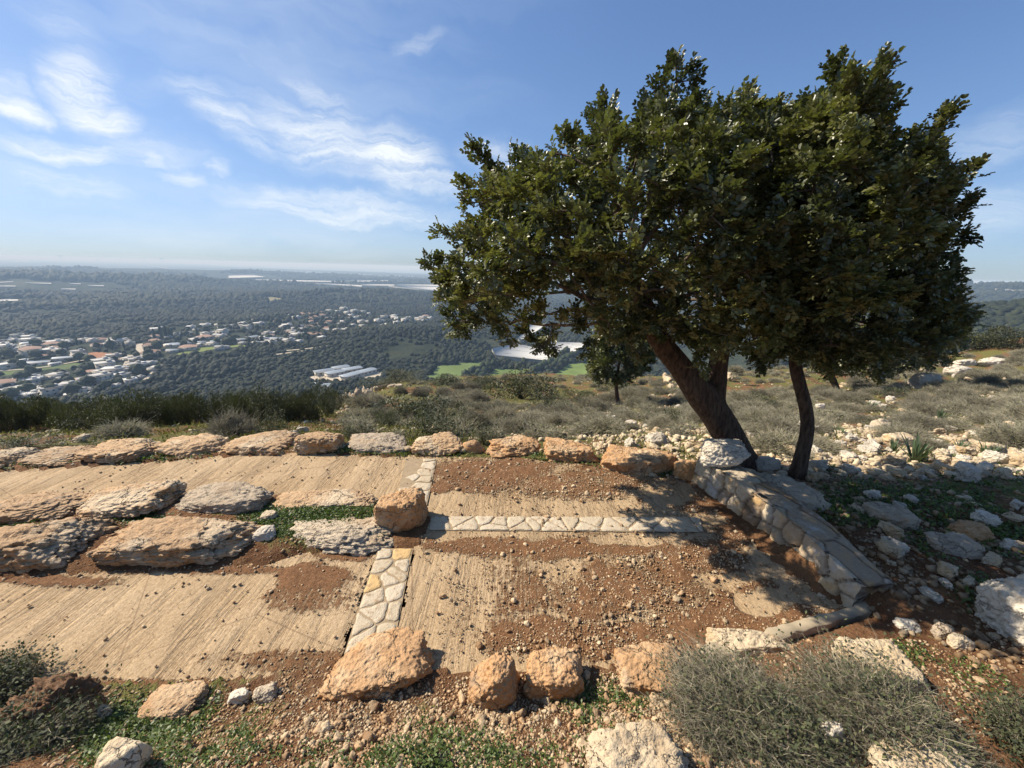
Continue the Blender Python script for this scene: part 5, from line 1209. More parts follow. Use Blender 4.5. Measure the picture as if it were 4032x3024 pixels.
# ------------------------------------------------------------------ the valley far below
HILLS = []
def hill_at(az, d, amp, ra, rd): HILLS.append((R(az), d, amp, ra, rd))
hill_at(-12, 560, 22, 190, 120); hill_at(-28, 800, 10, 300, 160); hill_at(-22, 1500, 26, 330, 160); hill_at(-48, 2600, 40, 1100, 380); hill_at(-5, 1050, 20, 160, 150)
hill_at(-40, 4200, 40, 1800, 500); hill_at(0, 5200, 10, 1500, 500); hill_at(58, 640, 100, 270, 240); hill_at(50, 430, 20, 120, 120); hill_at(56, 2300, 112, 800, 500); hill_at(66, 1700, 112, 600, 400); hill_at(25, 1500, 30, 300, 250); hill_at(-33, 330, 12, 140, 60)
def vbase(x, y):
    xy = np.c_[x, y]; d = np.hypot(x, y)
    z = -114 + 5 * fbm(xy / 260 + 3, 3, 81) + 10 * fbm(xy / 1400 + 7, 3, 82)
    for a, dd, amp, ra, rd in HILLS:
        cx, cy = dd * math.sin(a), dd * math.cos(a); ux, uy = math.sin(a), math.cos(a); dx, dy = x - cx, y - cy
        z = z + amp * np.exp(-((dx * uy - dy * ux) / ra) ** 2 - ((dx * ux + dy * uy) / rd) ** 2)
    az = np.arctan2(x, y); coast = np.interp(az, [-1.0, -.62, -.45, -.2, .1, .4, .8], [60000, 12000, 8800, 6900, 6400, 9000, 60000])
    z = np.where(d > 5200, np.minimum(z, -112) * 1.0 + 0, z)
    return np.where(d > coast, -150, z)
VD = np.exp(np.linspace(math.log(170), math.log(24000), 520))
VA = np.concatenate([np.linspace(-math.pi, -1.12, 30)[:-1], np.linspace(-1.12, 1.2, 1150), np.linspace(1.2, math.pi, 30)[1:]])
VDg, VAg = np.meshgrid(VD, VA, indexing='ij'); VX, VY = VDg * np.sin(VAg), VDg * np.cos(VAg); VZ = vbase(VX.ravel(), VY.ravel()).reshape(VX.shape)
LVD = np.log(VD)
def vz(x, y):
    x = np.asarray(x, float); y = np.asarray(y, float); ld = np.log(np.maximum(np.hypot(x, y), 171)); az = np.arctan2(x, y)
    i = np.clip(np.searchsorted(LVD, ld) - 1, 0, len(VD) - 2); j = np.clip(np.searchsorted(VA, az) - 1, 0, len(VA) - 2)
    u = (ld - LVD[i]) / (LVD[i + 1] - LVD[i]); v = (az - VA[j]) / (VA[j + 1] - VA[j])
    return VZ[i, j] * (1 - u) * (1 - v) + VZ[i + 1, j] * u * (1 - v) + VZ[i, j + 1] * (1 - u) * v + VZ[i + 1, j + 1] * u * v
_VT = np.exp(np.linspace(math.log(200), math.log(23000), 1500))
def vhit(px, py):
    r = ray(px, py); r = r / math.hypot(r[0], r[1]); Q = CAMP + _VT[:, None] * r; b = Q[:, 2] < vz(Q[:, 0], Q[:, 1]); k = int(np.argmax(b)) if b.any() else len(_VT) - 1
    if k == 0: return Q[0]
    a, c = Q[k - 1], Q[k]
    for _ in range(10):
        m = (a + c) / 2
        if m[2] < vz(m[0], m[1]): c = m
        else: a = m
    return c
Z2 = lambda x, y: (x / 12.44, 317.5 + y / 12.44)
Z3 = lambda x, y: (152.4 + x / 12.44, 292.1 + y / 12.44)
Z4 = lambda x, y: (292 + x / 7.258, 342.9 + y / 7.258)
Z7 = lambda x, y: (228.6 + x / 5.556, 254 + y / 5.556)
ZL = lambda x, y: (x / 8.166, 228.6 + y / 8.166)
def vplan(z, pts): return [tuple(vhit(*z(*p))[:2]) for p in pts]
FIELDS = [("field", (0.30, 0.14, 0.07), vplan(Z2, [(1050, 440), (1240, 430), (1530, 460), (1540, 480), (1060, 525)])), ("field", (0.36, 0.25, 0.15), vplan(Z2, [(1060, 535), (1540, 485), (1560, 520), (1100, 545)])),
          ("field", (0.095, 0.125, 0.04), vplan(Z2, [(0, 650), (760, 575), (1100, 560), (1250, 570), (1100, 620), (780, 650), (600, 640), (380, 680), (0, 735)])), ("field", (0.16, 0.19, 0.05), vplan(Z3, [(560, 700), (770, 680), (775, 705), (540, 755), (290, 790), (300, 770)])),
          ("field", (0.16, 0.19, 0.05), vplan(Z3, [(900, 665), (1190, 655), (1190, 672), (900, 692)])), ("field", (0.40, 0.33, 0.22), vplan(Z2, [(800, 770), (900, 748), (1000, 750), (980, 775), (860, 790)])),
          ("field", (0.135, 0.18, 0.055), vplan(Z4, [(950, 275), (1060, 165), (1380, 135), (1400, 150), (1270, 205), (1250, 265), (1200, 300)])), ("field", (0.14, 0.19, 0.05), vplan(Z4, [(1400, 275), (1480, 185), (1730, 190), (1740, 230), (1500, 290)])),
          ("field", (0.15, 0.20, 0.05), vplan(Z4, [(1880, 250), (2010, 150), (2160, 145), (2200, 230), (1920, 290)])), ("yard_ground", (0.46, 0.39, 0.29), vplan(Z4, [(140, 240), (410, 178), (690, 220), (560, 275), (440, 292), (330, 302), (120, 270)])),
          ("field", (0.22, 0.19, 0.09), vplan(Z3, [(1200, 85), (1500, 62), (1640, 90), (1480, 112)]))]
VILL = [vplan(Z2, [(0, 250), (560, 250), (1150, 290), (1700, 290), (1800, 470), (2050, 590), (1850, 780), (1600, 900), (1100, 1000), (700, 1060), (0, 1060)]),
        vplan(Z3, [(0, 440), (430, 430), (1100, 390), (1650, 300), (2200, 230), (2200, 560), (1880, 650), (1200, 670), (300, 790), (0, 800)]), vplan(Z7, [(330, 340), (620, 300), (800, 330), (900, 345), (1130, 350), (1130, 385), (850, 410), (600, 440), (330, 440)])]
ROADS = [(Z2, [(1740, 330), (1730, 365), (1745, 430), (1680, 470), (1620, 500), (1590, 580), (1540, 630), (1480, 670), (1430, 690)], 6.5), (Z2, [(1640, 480), (1540, 470), (1300, 500), (1060, 530), (900, 560)], 3.5), (Z2, [(2035, 590), (1960, 650), (1890, 720), (1820, 780)], 6),
         (Z3, [(640, 862), (1000, 828), (1180, 812), (1600, 772), (1900, 732), (2110, 680)], 4.5), (Z4, [(-60, 60), (100, 45), (280, 20)], 4), (Z2, [(0, 665), (150, 660), (400, 640), (700, 600), (1060, 530)], 3.5)]
RP = [np.array([vhit(*z(*p))[:2] for p in pts]) for z, pts, w in ROADS]
NETS = [(Z4, [(1450, 62), (1630, 25), (1930, 95), (1840, 150), (1480, 112)]), (Z4, [(1770, 40), (1820, 10), (2170, 20), (2080, 80), (1930, 88)]), (lambda x, y: (228.6 + x / 5.807, 228.6 + y / 5.807), [(1680, 652), (1760, 560), (1850, 565), (1710, 662)]),
        (Z7, [(0, 117), (140, 119), (205, 130), (0, 137)]), (Z7, [(150, 142), (300, 146), (630, 154), (630, 158), (320, 155), (150, 147)]), (Z7, [(480, 163), (740, 178), (740, 185), (520, 170)]), (Z7, [(740, 169), (920, 173), (920, 179), (740, 178)]), (Z7, [(690, 149), (890, 149), (900, 156), (690, 157)]),
        (Z7, [(890, 181), (1210, 186), (1230, 210), (1130, 206)]), (Z7, [(940, 170), (1200, 175), (1200, 182), (940, 177)]),
        (ZL, [(-60, 588), (150, 590), (155, 600), (-60, 606)]), (ZL, [(-20, 473), (130, 475), (130, 481), (-20, 481)]), (ZL, [(0, 443), (110, 439), (110, 444), (0, 449)]), (ZL, [(210, 448), (420, 452), (420, 458), (210, 453)]), (ZL, [(570, 455), (660, 456), (660, 461), (570, 460)]),
        (ZL, [(720, 468), (850, 472), (850, 478), (720, 474)]), (ZL, [(500, 497), (620, 500), (620, 506), (500, 503)]), (ZL, [(110, 266), (240, 268), (240, 272), (110, 270)]), (ZL, [(0, 236), (150, 238), (150, 241), (0, 239)]), (ZL, [(1200, 300), (1380, 330), (1380, 334), (1200, 304)])]
def net_plan(z, pts): return [tuple(vhit(*z(*p))[:2]) for p in pts]
NP_ = [net_plan(z, p) for z, p in NETS]

def valley():
    i, j = np.meshgrid(np.arange(len(VD) - 1), np.arange(len(VA) - 1), indexing='ij'); w = len(VA); a = (i * w + j).ravel()
    F = np.stack([a, a + w, a + w + 1, a + 1], -1)[:, ::-1]; V = np.c_[VX.ravel(), VY.ravel(), VZ.ravel()]; cx, cy = V[F].mean(1)[:, 0], V[F].mean(1)[:, 1]
    left = np.ones(len(F), bool)
    for nm, col, poly in FIELDS:
        k = inpoly(cx, cy, poly) & left; left &= ~k
        if k.sum() == 0: continue
        u = np.unique(F[k]); mp = np.full(len(V), -1); mp[u] = np.arange(len(u)); m = simple_mat("field_soil", col, 0.95, 0.1, 0.4, 0.06); struct(obj(nm, mesh(nm, V[u], mp[F[k]], m)))
    m, nt, b, o = newmat("valley_floor"); T = NT(nt); p = T.pos()
    n1 = T.noise(p, 0.0035, 6, 0.6); n2 = T.noise(p, 0.035, 5, 0.7); n3 = T.noise(p, 0.0012, 5, 0.6)
    col = T.mix(T.mr(n2, 0.35, 0.65), (0.016, 0.022, 0.012), (0.045, 0.05, 0.028)); col = T.mix(T.mr(n1, 0.55, 0.7, 0, 0.5, True), col, (0.09, 0.085, 0.05)); col = T.mix(T.mr(n3, 0.58, 0.66, 0, 0.35, True), col, (0.20, 0.19, 0.11))
    nt.links.new(col, b.inputs['Base Color']); b.inputs['Roughness'].default_value = 1.0; b.inputs['Specular IOR Level'].default_value = 0.05
    nt.links.new(T.bump(n2, 1.0, 6.0), b.inputs['Normal'])
    struct(obj("valley_ground", mesh("valley_ground", V, F[left], m)))
    ms = simple_mat("sea_water", (0.03, 0.07, 0.11), 0.25, 0.5, 0.05, 0.001)
    n = 90; A = np.linspace(-1.1, 1.1, n); Vs = np.r_[np.c_[5200 * np.sin(A), 5200 * np.cos(A), np.full(n, -128)], np.c_[23900 * np.sin(A), 23900 * np.cos(A), np.full(n, -128)]]; k = np.arange(n - 1)
    struct(obj("sea", mesh("sea", Vs, np.stack([k, k + n, k + n + 1, k + 1], -1)[:, ::-1], ms)))
    mr_ = simple_mat("dirt_road", (0.44, 0.38, 0.29), 0.95, 0.1, 0.2, 0.2)
    for P, (z, pts, wd) in zip(RP, ROADS):
        s = np.r_[0, np.cumsum(np.hypot(*np.diff(P, axis=0).T))]; t = np.arange(0, s[-1], 3.0); X = np.c_[np.interp(t, s, P[:, 0]), np.interp(t, s, P[:, 1])]
        for _ in range(4): X[1:-1] = (X[:-2] + 2 * X[1:-1] + X[2:]) / 4
        tg = np.gradient(X, axis=0); tg /= np.linalg.norm(tg, axis=1)[:, None]; nn = np.c_[-tg[:, 1], tg[:, 0]]; Lf, Rt = X + nn * wd / 2, X - nn * wd / 2; n = len(X)
        V2 = np.r_[np.c_[Lf, vz(Lf[:, 0], Lf[:, 1]) + .5], np.c_[Rt, vz(Rt[:, 0], Rt[:, 1]) + .5]]; k = np.arange(n - 1); struct(obj("road", mesh("road", V2, np.stack([k, k + n, k + n + 1, k + 1], -1), mr_)))
valley()

# ------------------------------------------------------------------ forest on the valley floor and the hills
def forest():
    rng = np.random.default_rng(31)
    M_FOR = simple_mat("forest_crown", (0.020, 0.025, 0.012), 0.8, 0.15, 0.3, 0.4, 0, 0, 0.35, 'tint')
    bands = [(250, 480, 4.7, 2.9, 2), (480, 760, 5.2, 3.1, 2), (760, 1250, 7.0, 4.3, 1), (1250, 2300, 11, 6.5, 1), (2300, 4200, 19, 11, 1)]
    for bi, (d0, d1, sp, rad, sub) in enumerate(bands):
        area = 0.5 * 2.15 * (d1 ** 2 - d0 ** 2); n = int(area / sp ** 2)
        d = np.sqrt(rng.uniform(d0 ** 2, d1 ** 2, n)); az = rng.uniform(-1.02, 1.13, n)
        k = ~((az > .30) & (az < .74) & (rng.random(n) < .55)); d, az = d[k], az[k]
        x, y = d * np.sin(az), d * np.cos(az); keep = np.ones(len(x), bool)
        for _, _, poly in FIELDS: keep &= ~inpoly(x, y, poly)
        for poly in NP_: keep &= ~(inpoly(x, y, poly) | (polydist(x, y, poly) < (4 if np.hypot(*poly[0]) < 900 else 0.035 * np.hypot(*poly[0]))))
        for P, (z, pts, wd) in zip(RP, ROADS):
            dd = np.full(len(x), 1e9)
            for a, b in zip(P[:-1], P[1:]):
                v = b - a; t = np.clip(((x - a[0]) * v[0] + (y - a[1]) * v[1]) / (v @ v), 0, 1); dd = np.minimum(dd, np.hypot(x - a[0] - t * v[0], y - a[1] - t * v[1]))
            keep &= dd > wd * .5 + 2.2
        vil = np.zeros(len(x), bool)
        for poly in VILL: vil |= inpoly(x, y, poly)
        keep &= ~vil | (rng.random(len(x)) < .20)
        n1 = fbm(np.c_[x, y] / 120, 4, 91); keep &= n1 > -.42 + .25 * (rng.random(len(x)) - .5)
        x, y = x[keep], y[keep]; z = vz(x, y); keep = z > -140; x, y, z = x[keep], y[keep], z[keep]; n = len(x)
        pine = fbm(np.c_[x, y] / 200 + 5, 3, 92) > .02
        s = rad * rng.uniform(.65, 1.25, n) * np.where(pine, 1.0, .85); tint = np.clip(.42 + .8 * fbm(np.c_[x, y] / 90, 3, 93) + rng.normal(scale=.16, size=n) + .12 * pine, 0, 1)
        VT, FT, TT, o = [], [], [], 0
        for t in range(6):
            tv, tf = ico(sub); r_ = 1 + .42 * fbm(tv * 1.7 + t * 7, 3, t) + .18 * fbm(tv * 4, 2, t + 50); tv = tv * r_[:, None] * [1, 1, .92] + [0, 0, .55]
            q = np.arange(t, n, 6); Mx = rotz(rng.uniform(0, 6.28, len(q))) * s[q][:, None, None]; Mx = np.einsum('nij,njk->nik', Mx, np.einsum('n,ij->nij', np.ones(len(q)), np.eye(3))); Mx[:, 2, 2] *= np.where(pine[q], 1.25, .85)
            V, F = tile(tv, tf, Mx, np.c_[x[q], y[q], z[q]]); VT.append(V); FT.append(F + o); o += len(V); TT.append(np.repeat(tint[q], len(tv)))
        stuff(obj("forest", mesh("forest", np.concatenate(VT), np.concatenate(FT), M_FOR, {"tint": np.concatenate(TT)}, smooth=False)), "dark pine and scrub forest covering the valley and far hills", "forest")
forest()

# ------------------------------------------------------------------ buildings of the valley
M_WALLH = simple_mat("house_plaster", (0.50, 0.45, 0.38), 0.9, 0.2, 0.15, 0.3, 0.25); M_WIN = simple_mat("window_dark", (0.05, 0.055, 0.06), 0.3, 0.5, 0.1, 1)
M_RW = simple_mat("white_roof", (0.56, 0.545, 0.51), 0.8, 0.2, 0.1, 0.3, 0.15); M_RR = simple_mat("tile_roof", (0.27, 0.17, 0.125), 0.9, 0.2, 0.2, 0.8, 0.2); M_RB = simple_mat("metal_roof", (0.22, 0.25, 0.28), 0.5, 0.4, 0.15, 0.3, 0.2); M_RG = simple_mat("grey_roof", (0.40, 0.385, 0.36), 0.9, 0.2, 0.15, 0.4, 0.15)
def box(a, b):
    (x0, y0, z0), (x1, y1, z1) = a, b; V = np.array([(x, y, z) for z in (z0, z1) for (x, y) in ((x0, y0), (x1, y0), (x1, y1), (x0, y1))], float)
    return V, np.array([(3, 2, 1, 0), (4, 5, 6, 7), (0, 1, 5, 4), (1, 2, 6, 5), (2, 3, 7, 6), (3, 0, 4, 7)])
def join(parts):
    V, F, o = [], [], 0
    for v, f in parts: V.append(v); F.append(f + o); o += len(v)
    return np.concatenate(V), np.concatenate(F)
def house_proto(kind, storeys):
    h = {1: .42, 2: .75}[storeys]; root = empty("house", (0, 0, -1000)); V, F = box((-.5, -.38, -.25), (.5, .38, h)); obj("wall", mesh("wall", V, F, M_WALLH, smooth=False), root)
    win = [box((x - .05, y0, z), (x + .05, y1, z + .13)) for x in (-.3, 0, .3) for (y0, y1) in ((-.39, -.375), (.375, .39)) for z in ([.16] if storeys == 1 else [.12, .47])]
    if kind == 'hip':
        V = np.array([(-.56, -.44, h), (.56, -.44, h), (.56, .44, h), (-.56, .44, h), (-.2, 0, h + .24), (.2, 0, h + .24)], float); rf = obj("roof", mesh("roof", V, [np.array([(0, 1, 5, 4), (2, 3, 4, 5)]), np.array([(1, 2, 5), (3, 0, 4)])], M_RR, smooth=False), root)
    elif kind == 'shed':
        V = np.array([(-.54, -.42, h), (.54, -.42, h), (.54, .42, h), (-.54, .42, h), (-.54, 0, h + .10), (.54, 0, h + .10)], float); obj("roof", mesh("roof", V, [np.array([(0, 1, 5, 4), (2, 3, 4, 5)]), np.array([(1, 2, 5), (3, 0, 4)])], M_RB, smooth=False), root)
    else:
        P = [box((-.53, -.41, h), (.53, .41, h + .03)), box((-.53, -.41, h + .03), (.53, -.38, h + .07)), box((-.53, .38, h + .03), (.53, .41, h + .07)), box((.1, -.1, h + .03), (.35, .15, h + .2))]; V, F = join(P); obj("roof", mesh("roof", V, F, M_RW if kind == 'white' else M_RG, smooth=False), root)
    for v, f in win: obj("window", mesh("window", v, f, M_WIN, smooth=False), root)
    return root
HP = Proto([lambda: house_proto('white', 1), lambda: house_proto('grey', 1), lambda: house_proto('hip', 1), lambda: house_proto('grey', 2), lambda: house_proto('hip', 2), lambda: house_proto('shed', 1), lambda: house_proto('white', 2)])
KN = ["white flat-roofed house", "grey flat-roofed house", "red tile-roofed house", "two-storey grey house", "two-storey house with a red hip roof", "long metal-roofed shed", "two-storey white house"]
H2 = [(90, 295, 100, 0), (180, 295, 90, 0), (370, 262, 140, 0), (380, 300, 170, 0), (170, 370, 80, 0), (80, 410, 130, 6), (240, 400, 100, 1), (265, 440, 70, 0), (390, 340, 180, 5), (510, 370, 90, 1), (680, 330, 180, 0), (640, 360, 130, 2), (850, 300, 70, 0), (1050, 300, 110, 0), (400, 475, 170, 4), (480, 505, 80, 0),
      (620, 437, 150, 0), (345, 545, 110, 5), (200, 610, 330, 0), (480, 590, 210, 5), (830, 530, 230, 5), (990, 480, 130, 3), (690, 590, 110, 5), (1210, 360, 100, 2), (1340, 345, 90, 0), (1450, 320, 170, 0), (1460, 355, 80, 0), (1290, 610, 170, 3), (1330, 660, 190, 3), (1230, 665, 60, 0), (1130, 700, 110, 2), (1430, 715, 220, 6), (1590, 700, 130, 3),
      (1700, 610, 150, 1), (1695, 550, 140, 1), (1850, 585, 70, 0), (1780, 520, 90, 0), (1640, 830, 130, 6), (1740, 755, 80, 1), (1280, 800, 180, 3), (1080, 830, 150, 3), (1430, 790, 110, 0), (540, 765, 140, 5), (390, 815, 170, 0), (770, 765, 90, 1), (830, 860, 100, 2), (970, 865, 130, 0), (870, 905, 170, 3), (1110, 905, 90, 0), (660, 960, 190, 3),
      (80, 890, 180, 4), (190, 920, 150, 0), (300, 905, 80, 0), (40, 950, 100, 3), (410, 985, 170, 0), (530, 980, 70, 0), (230, 1000, 120, 6), (150, 1025, 90, 0), (50, 1045, 90, 3), (1100, 975, 120, 1), (870, 980, 70, 0), (1250, 890, 100, 1), (1450, 860, 60, 0), (1970, 165, 150, 0), (2150, 355, 120, 5), (2150, 430, 120, 5), (1880, 470, 160, 2), (1870, 375, 130, 2), (1930, 310, 100, 2), (2100, 260, 80, 0)]
H3 = [(480, 450, 90, 0), (660, 430, 120, 0), (870, 450, 90, 0), (1000, 440, 60, 1), (1130, 405, 90, 0), (1330, 410, 120, 0), (1300, 445, 80, 0), (1150, 440, 110, 1), (300, 530, 60, 0), (450, 530, 90, 1), (540, 475, 50, 0), (260, 555, 150, 1), (540, 610, 110, 0), (660, 585, 150, 2), (620, 635, 90, 5), (220, 670, 110, 5), (310, 672, 100, 5), (430, 655, 80, 0), (450, 715, 170, 2),
      (600, 675, 60, 6), (790, 635, 110, 5), (970, 620, 110, 5), (1110, 610, 110, 5), (1240, 585, 130, 5), (1395, 595, 110, 5), (1280, 650, 90, 0), (1550, 600, 150, 5), (1490, 640, 100, 0), (1700, 570, 90, 1), (1800, 550, 140, 0), (1700, 630, 140, 1), (1830, 625, 80, 0), (2110, 580, 90, 0), (1870, 525, 60, 0), (860, 565, 110, 1), (790, 545, 70, 0), (880, 510, 130, 1),
      (1030, 580, 50, 0), (1680, 435, 110, 0), (1840, 440, 70, 0), (1620, 440, 70, 0), (1720, 520, 110, 2), (1430, 530, 110, 1), (1850, 290, 80, 2), (1960, 300, 90, 2), (2060, 300, 70, 0), (1690, 305, 60, 0), (1790, 335, 90, 0), (2000, 350, 80, 2), (2100, 410, 90, 2), (1950, 450, 90, 2), (2050, 460, 80, 2), (2120, 500, 90, 1), (1960, 545, 90, 2), (2060, 545, 90, 2)]
H7 = [(400, 345, 40, 2), (380, 360, 40, 0), (450, 345, 35, 2), (500, 332, 35, 2), (560, 322, 35, 0), (600, 327, 35, 0), (640, 313, 40, 6), (660, 332, 36, 0), (700, 322, 36, 0), (740, 327, 40, 0), (780, 337, 30, 1), (600, 352, 34, 2), (640, 382, 36, 0), (700, 362, 36, 0), (680, 347, 34, 0), (560, 382, 32, 2), (480, 357, 34, 2), (520, 347, 34, 2), (830, 382, 36, 6), (850, 402, 30, 0), (880, 397, 30, 0), (920, 350, 34, 0), (940, 366, 34, 0), (980, 377, 34, 6),
      (935, 392, 32, 6), (1000, 362, 34, 0), (1050, 366, 34, 0), (1080, 358, 34, 1), (1120, 362, 34, 0), (1020, 378, 34, 0), (1090, 377, 34, 1), (320, 350, 24, 0), (540, 365, 30, 2), (620, 395, 32, 1), (740, 380, 38, 0), (590, 410, 32, 2), (460, 380, 30, 2), (520, 400, 30, 2), (650, 428, 40, 0), (560, 430, 40, 0)]
rh = random.Random(4)
for zf, lst, sc, where in ((Z2, H2, 12.44, None), (Z3, H3, 12.44, None), (Z7, H7, 5.556, None)):
    for x, y, w, k in lst:
        px, py = zf(x, y); P = vhit(px, py); wd = float(np.clip(w / sc / FPX * ((P - CAMP) @ cf), 7, 40)); o = HP.get(k); o.location = [float(v) for v in P]; hs = wd if wd < 16 else 13 + (wd - 13) * .12
        dep = wd * (1 if wd < 16 else 14 / wd) * (1.15 if k != 5 else .9); o.scale = (wd * .92, dep, hs * (.62 if k in (5,) else .72)); o.rotation_euler = (0, 0, -math.atan2(P[0], P[1]) + rh.uniform(-.5, .6))
        if zf is Z2: wh = ("in the village's lowest cluster" if py > 377 else "beside the pale winding road in the village" if 1100 < x < 1900 and py > 350 else "in the village's left quarter under the dark wooded slope" if py < 357 else "beside the long green strip in the village")
        elif zf is Z3: wh = "along the village terrace above the forest track" if py > 336 else "in the middle of the village on the ridge"
        else: wh = "at the village's far end by the forest" if px > 370 else "on the village's crest below the far woods"
        big = {(200, 610): "big white-roofed hall beside the long green strip, widest roof of the village", (990, 480): "tall grey building at the red soil field's left corner", (1430, 715): "white building with a broad pale roof where the winding road ends", (400, 475): "pinkish two-storey house with a red roof among the white roofs", (1970, 165): "long white-roofed hall beside the cypress trees"}.get((x, y)) if zf is Z2 else ({(1240, 585): "largest blue-grey shed with a curved look on the village terrace"}.get((x, y)) if zf is Z3 else None)
        tag(o, big or KN[k] + " " + wh, "house" if k != 5 else "shed", None if big else "houses of the valley village")
cN = 0; tries = 0
while cN < 90 and tries < 4000:
    tries += 1; x, y = rh.uniform(0, 435), rh.uniform(312, 398); P = vhit(x, y)
    if not any(inpoly(np.array([P[0]]), np.array([P[1]]), q)[0] for q in VILL) or any(inpoly(np.array([P[0]]), np.array([P[1]]), f[2])[0] for f in FIELDS): continue
    k = rh.choice([1, 1, 2, 0, 3, 3, 0]); wd = rh.uniform(8, 14); o = HP.get(k); o.location = [float(v) for v in P]; o.scale = (wd, wd * rh.uniform(.8, 1.1), wd * .6); o.rotation_euler = (0, 0, rh.uniform(-.8, .8))
    tag(o, KN[k] + (" crowded among the trees of the village's lower streets" if y > 365 else " crowded among the trees of the village's middle streets" if y > 335 else " crowded among the trees near the village's crest"), "house", "houses of the valley village"); cN += 1
# net houses: white sheets on posts over the crops
def net_house(poly, label, h):
    P = np.array(poly); c = P.mean(0); n = len(P); z = vz(P[:, 0], P[:, 1]); zt_ = max(z.mean(), np.median(z)) + h
    T = np.c_[P, z + h]; Bt = np.c_[P, z - 1]; V = np.r_[T, Bt, [[*c, z.mean() + h]]]; F4 = np.array([(i, (i + 1) % n, (i + 1) % n + n, i + n) for i in range(n)]); F3 = np.array([(i, (i + 1) % n, 2 * n) for i in range(n)])
    return tag(obj("net_house", mesh("net_house", V, [F4, F3], M_NET, smooth=False)), label, "net house", "white net houses over crops")
_m, _nt, _b, _o = newmat("white_crop_net"); _T = NT(_nt); _p = _T.pos()
_s = _T.noise(_p, 1.0, 2, 0.5, (0.02, 0.16, 1), R(28)); _nt.links.new(_T.mix(_T.mr(_s, 0.56, 0.62), (0.46, 0.45, 0.41), (0.27, 0.27, 0.24)), _b.inputs['Base Color']); _b.inputs['Roughness'].default_value = 0.9; M_NET = _m
NL = ["largest white net house with dark seams in the valley beside the green fields", "white net house behind the row of dark trees by the green fields", "long slanting white net house at the edge of the crown's hanging twigs", "broad white net house far off on the plain"] + ["thin white strip of a net house far off on the plain"] * 6 + ["white net house roof at the photo's left edge amid woods"] + ["thin white strip of a net house in the far left woods"] * 9
for poly, lab in zip(NP_, NL): net_house(poly, lab, 4.0)
# poultry sheds
SHED = None
for i, (a, b, lab) in enumerate([((165, 238), (300, 212), "nearer half of the back row"), ((300, 210), (408, 186), "farther half of the back row"), ((250, 248), (375, 222), "nearer half of the middle row"), ((375, 220), (500, 196), "farther half of the middle row"), ((365, 268), (490, 240), "nearer half of the front row"), ((490, 237), (596, 210), "farther half of the front row"), ((145, 332), (350, 330), "single long white shed below the rows")]):
    A, B2 = vhit(*Z4(*a)), vhit(*Z4(*b)); c = (A + B2) / 2; L = float(np.hypot(*(B2 - A)[:2])); o = HP.get(5); o.location = [float(v) for v in c]; o.scale = (L * .94, 13, 9); o.rotation_euler = (0, 0, math.atan2(B2[1] - A[1], B2[0] - A[0]))
    tag(o, "grey poultry shed on the pale yard, " + lab if i < 6 else "single long pale shed below the poultry yard", "shed", "poultry sheds on the pale yard")
# trees one can tell apart in and around the village
def vtree(seed, cyp):
    rng = np.random.default_rng(seed); root = empty("cypress_tree" if cyp else "village_tree", (0, 0, -1000)); tv, tf = ico(3); r_ = 1 + .35 * fbm(tv * 2.2, 3, seed) + .25 * fbm(tv * 6, 2, seed + 3); V = tv * r_[:, None] * ([.28, .28, 1.3] if cyp else [1, 1, .9]) + [0, 0, 1.45 if cyp else 1.15]
    obj("crown", mesh("crown", V, tf, M_VT, smooth=False), root); tp, tr = smooth_path([(0, 0, -.3), (.03, 0, .3), (0, .03, .8)], [.12, .09, .07], 8); v, f = tube(tp, tr, 6); obj("trunk", mesh("trunk", v, f, M_BARK), root); return root
M_VT = simple_mat("village_tree_leaf", (0.035, 0.045, 0.02), 0.85, 0.15, 0.35, 0.5, 0.35)
VTP = Proto([lambda k=k: vtree(700 + k, False) for k in range(4)]); CYP = Proto([lambda k=k: vtree(720 + k, True) for k in range(2)])
for px, py, h in [(155, 340, 11), (166.5, 338, 12), (170, 338, 11), (172.5, 338, 10), (162, 338, 13), (198, 337, 9), (125, 350, 9), (78, 346, 9), (112, 350, 12)]:
    P = vhit(px, py); s = h / FPX * float((P - CAMP) @ cf) / 2.75; o = CYP.get(int(px) % 2); o.location = [float(v) for v in P]; o.scale = (s, s, s); tag(o, "dark narrow cypress standing among the village houses", "tree", "cypresses in the village")
rt = random.Random(9); c = 0
while c < 110:
    x, y = rt.uniform(0, 430), rt.uniform(318, 400); P = vhit(x, y)
    if not any(inpoly(np.array([P[0]]), np.array([P[1]]), q)[0] for q in VILL) or any(inpoly(np.array([P[0]]), np.array([P[1]]), f[2])[0] for f in FIELDS): continue
    s = rt.uniform(2.4, 5.0); o = VTP.get(c % 4); o.location = [float(v) for v in P]; o.scale = (s, s, s * rt.uniform(.8, 1.2)); o.rotation_euler = (0, 0, rt.uniform(0, 6))
    tag(o, "dark round tree among the houses of the village's %s part" % ("lower left" if y > 372 else "middle" if y > 340 else "upper"), "tree", "trees among the village houses"); c += 1
for i, (x, y) in enumerate([(1260, 255), (1290, 250), (1310, 235), (1340, 225), (1355, 250), (1385, 210), (1400, 240), (1420, 195), (1440, 215), (1460, 180), (1330, 270), (1380, 275), (1420, 270), (1740, 218), (1765, 222), (1800, 205), (1830, 195), (1850, 215), (1875, 175), (1900, 190), (1925, 160), (1950, 170), (1970, 140), (2000, 130), (2030, 115), (2060, 100), (2080, 95), (1960, 110), (1990, 95)]):
    P = vhit(*Z4(x, y)); s = rt.uniform(2.8, 4.2); o = VTP.get(i); o.location = [float(v) for v in P]; o.scale = (s, s, s * rt.uniform(1.1, 1.5)); o.rotation_euler = (0, 0, i); tag(o, "dark tree in the windbreak %s the two green fields" % ("between" if i < 13 else "right of"), "tree", "windbreak trees between the green fields")
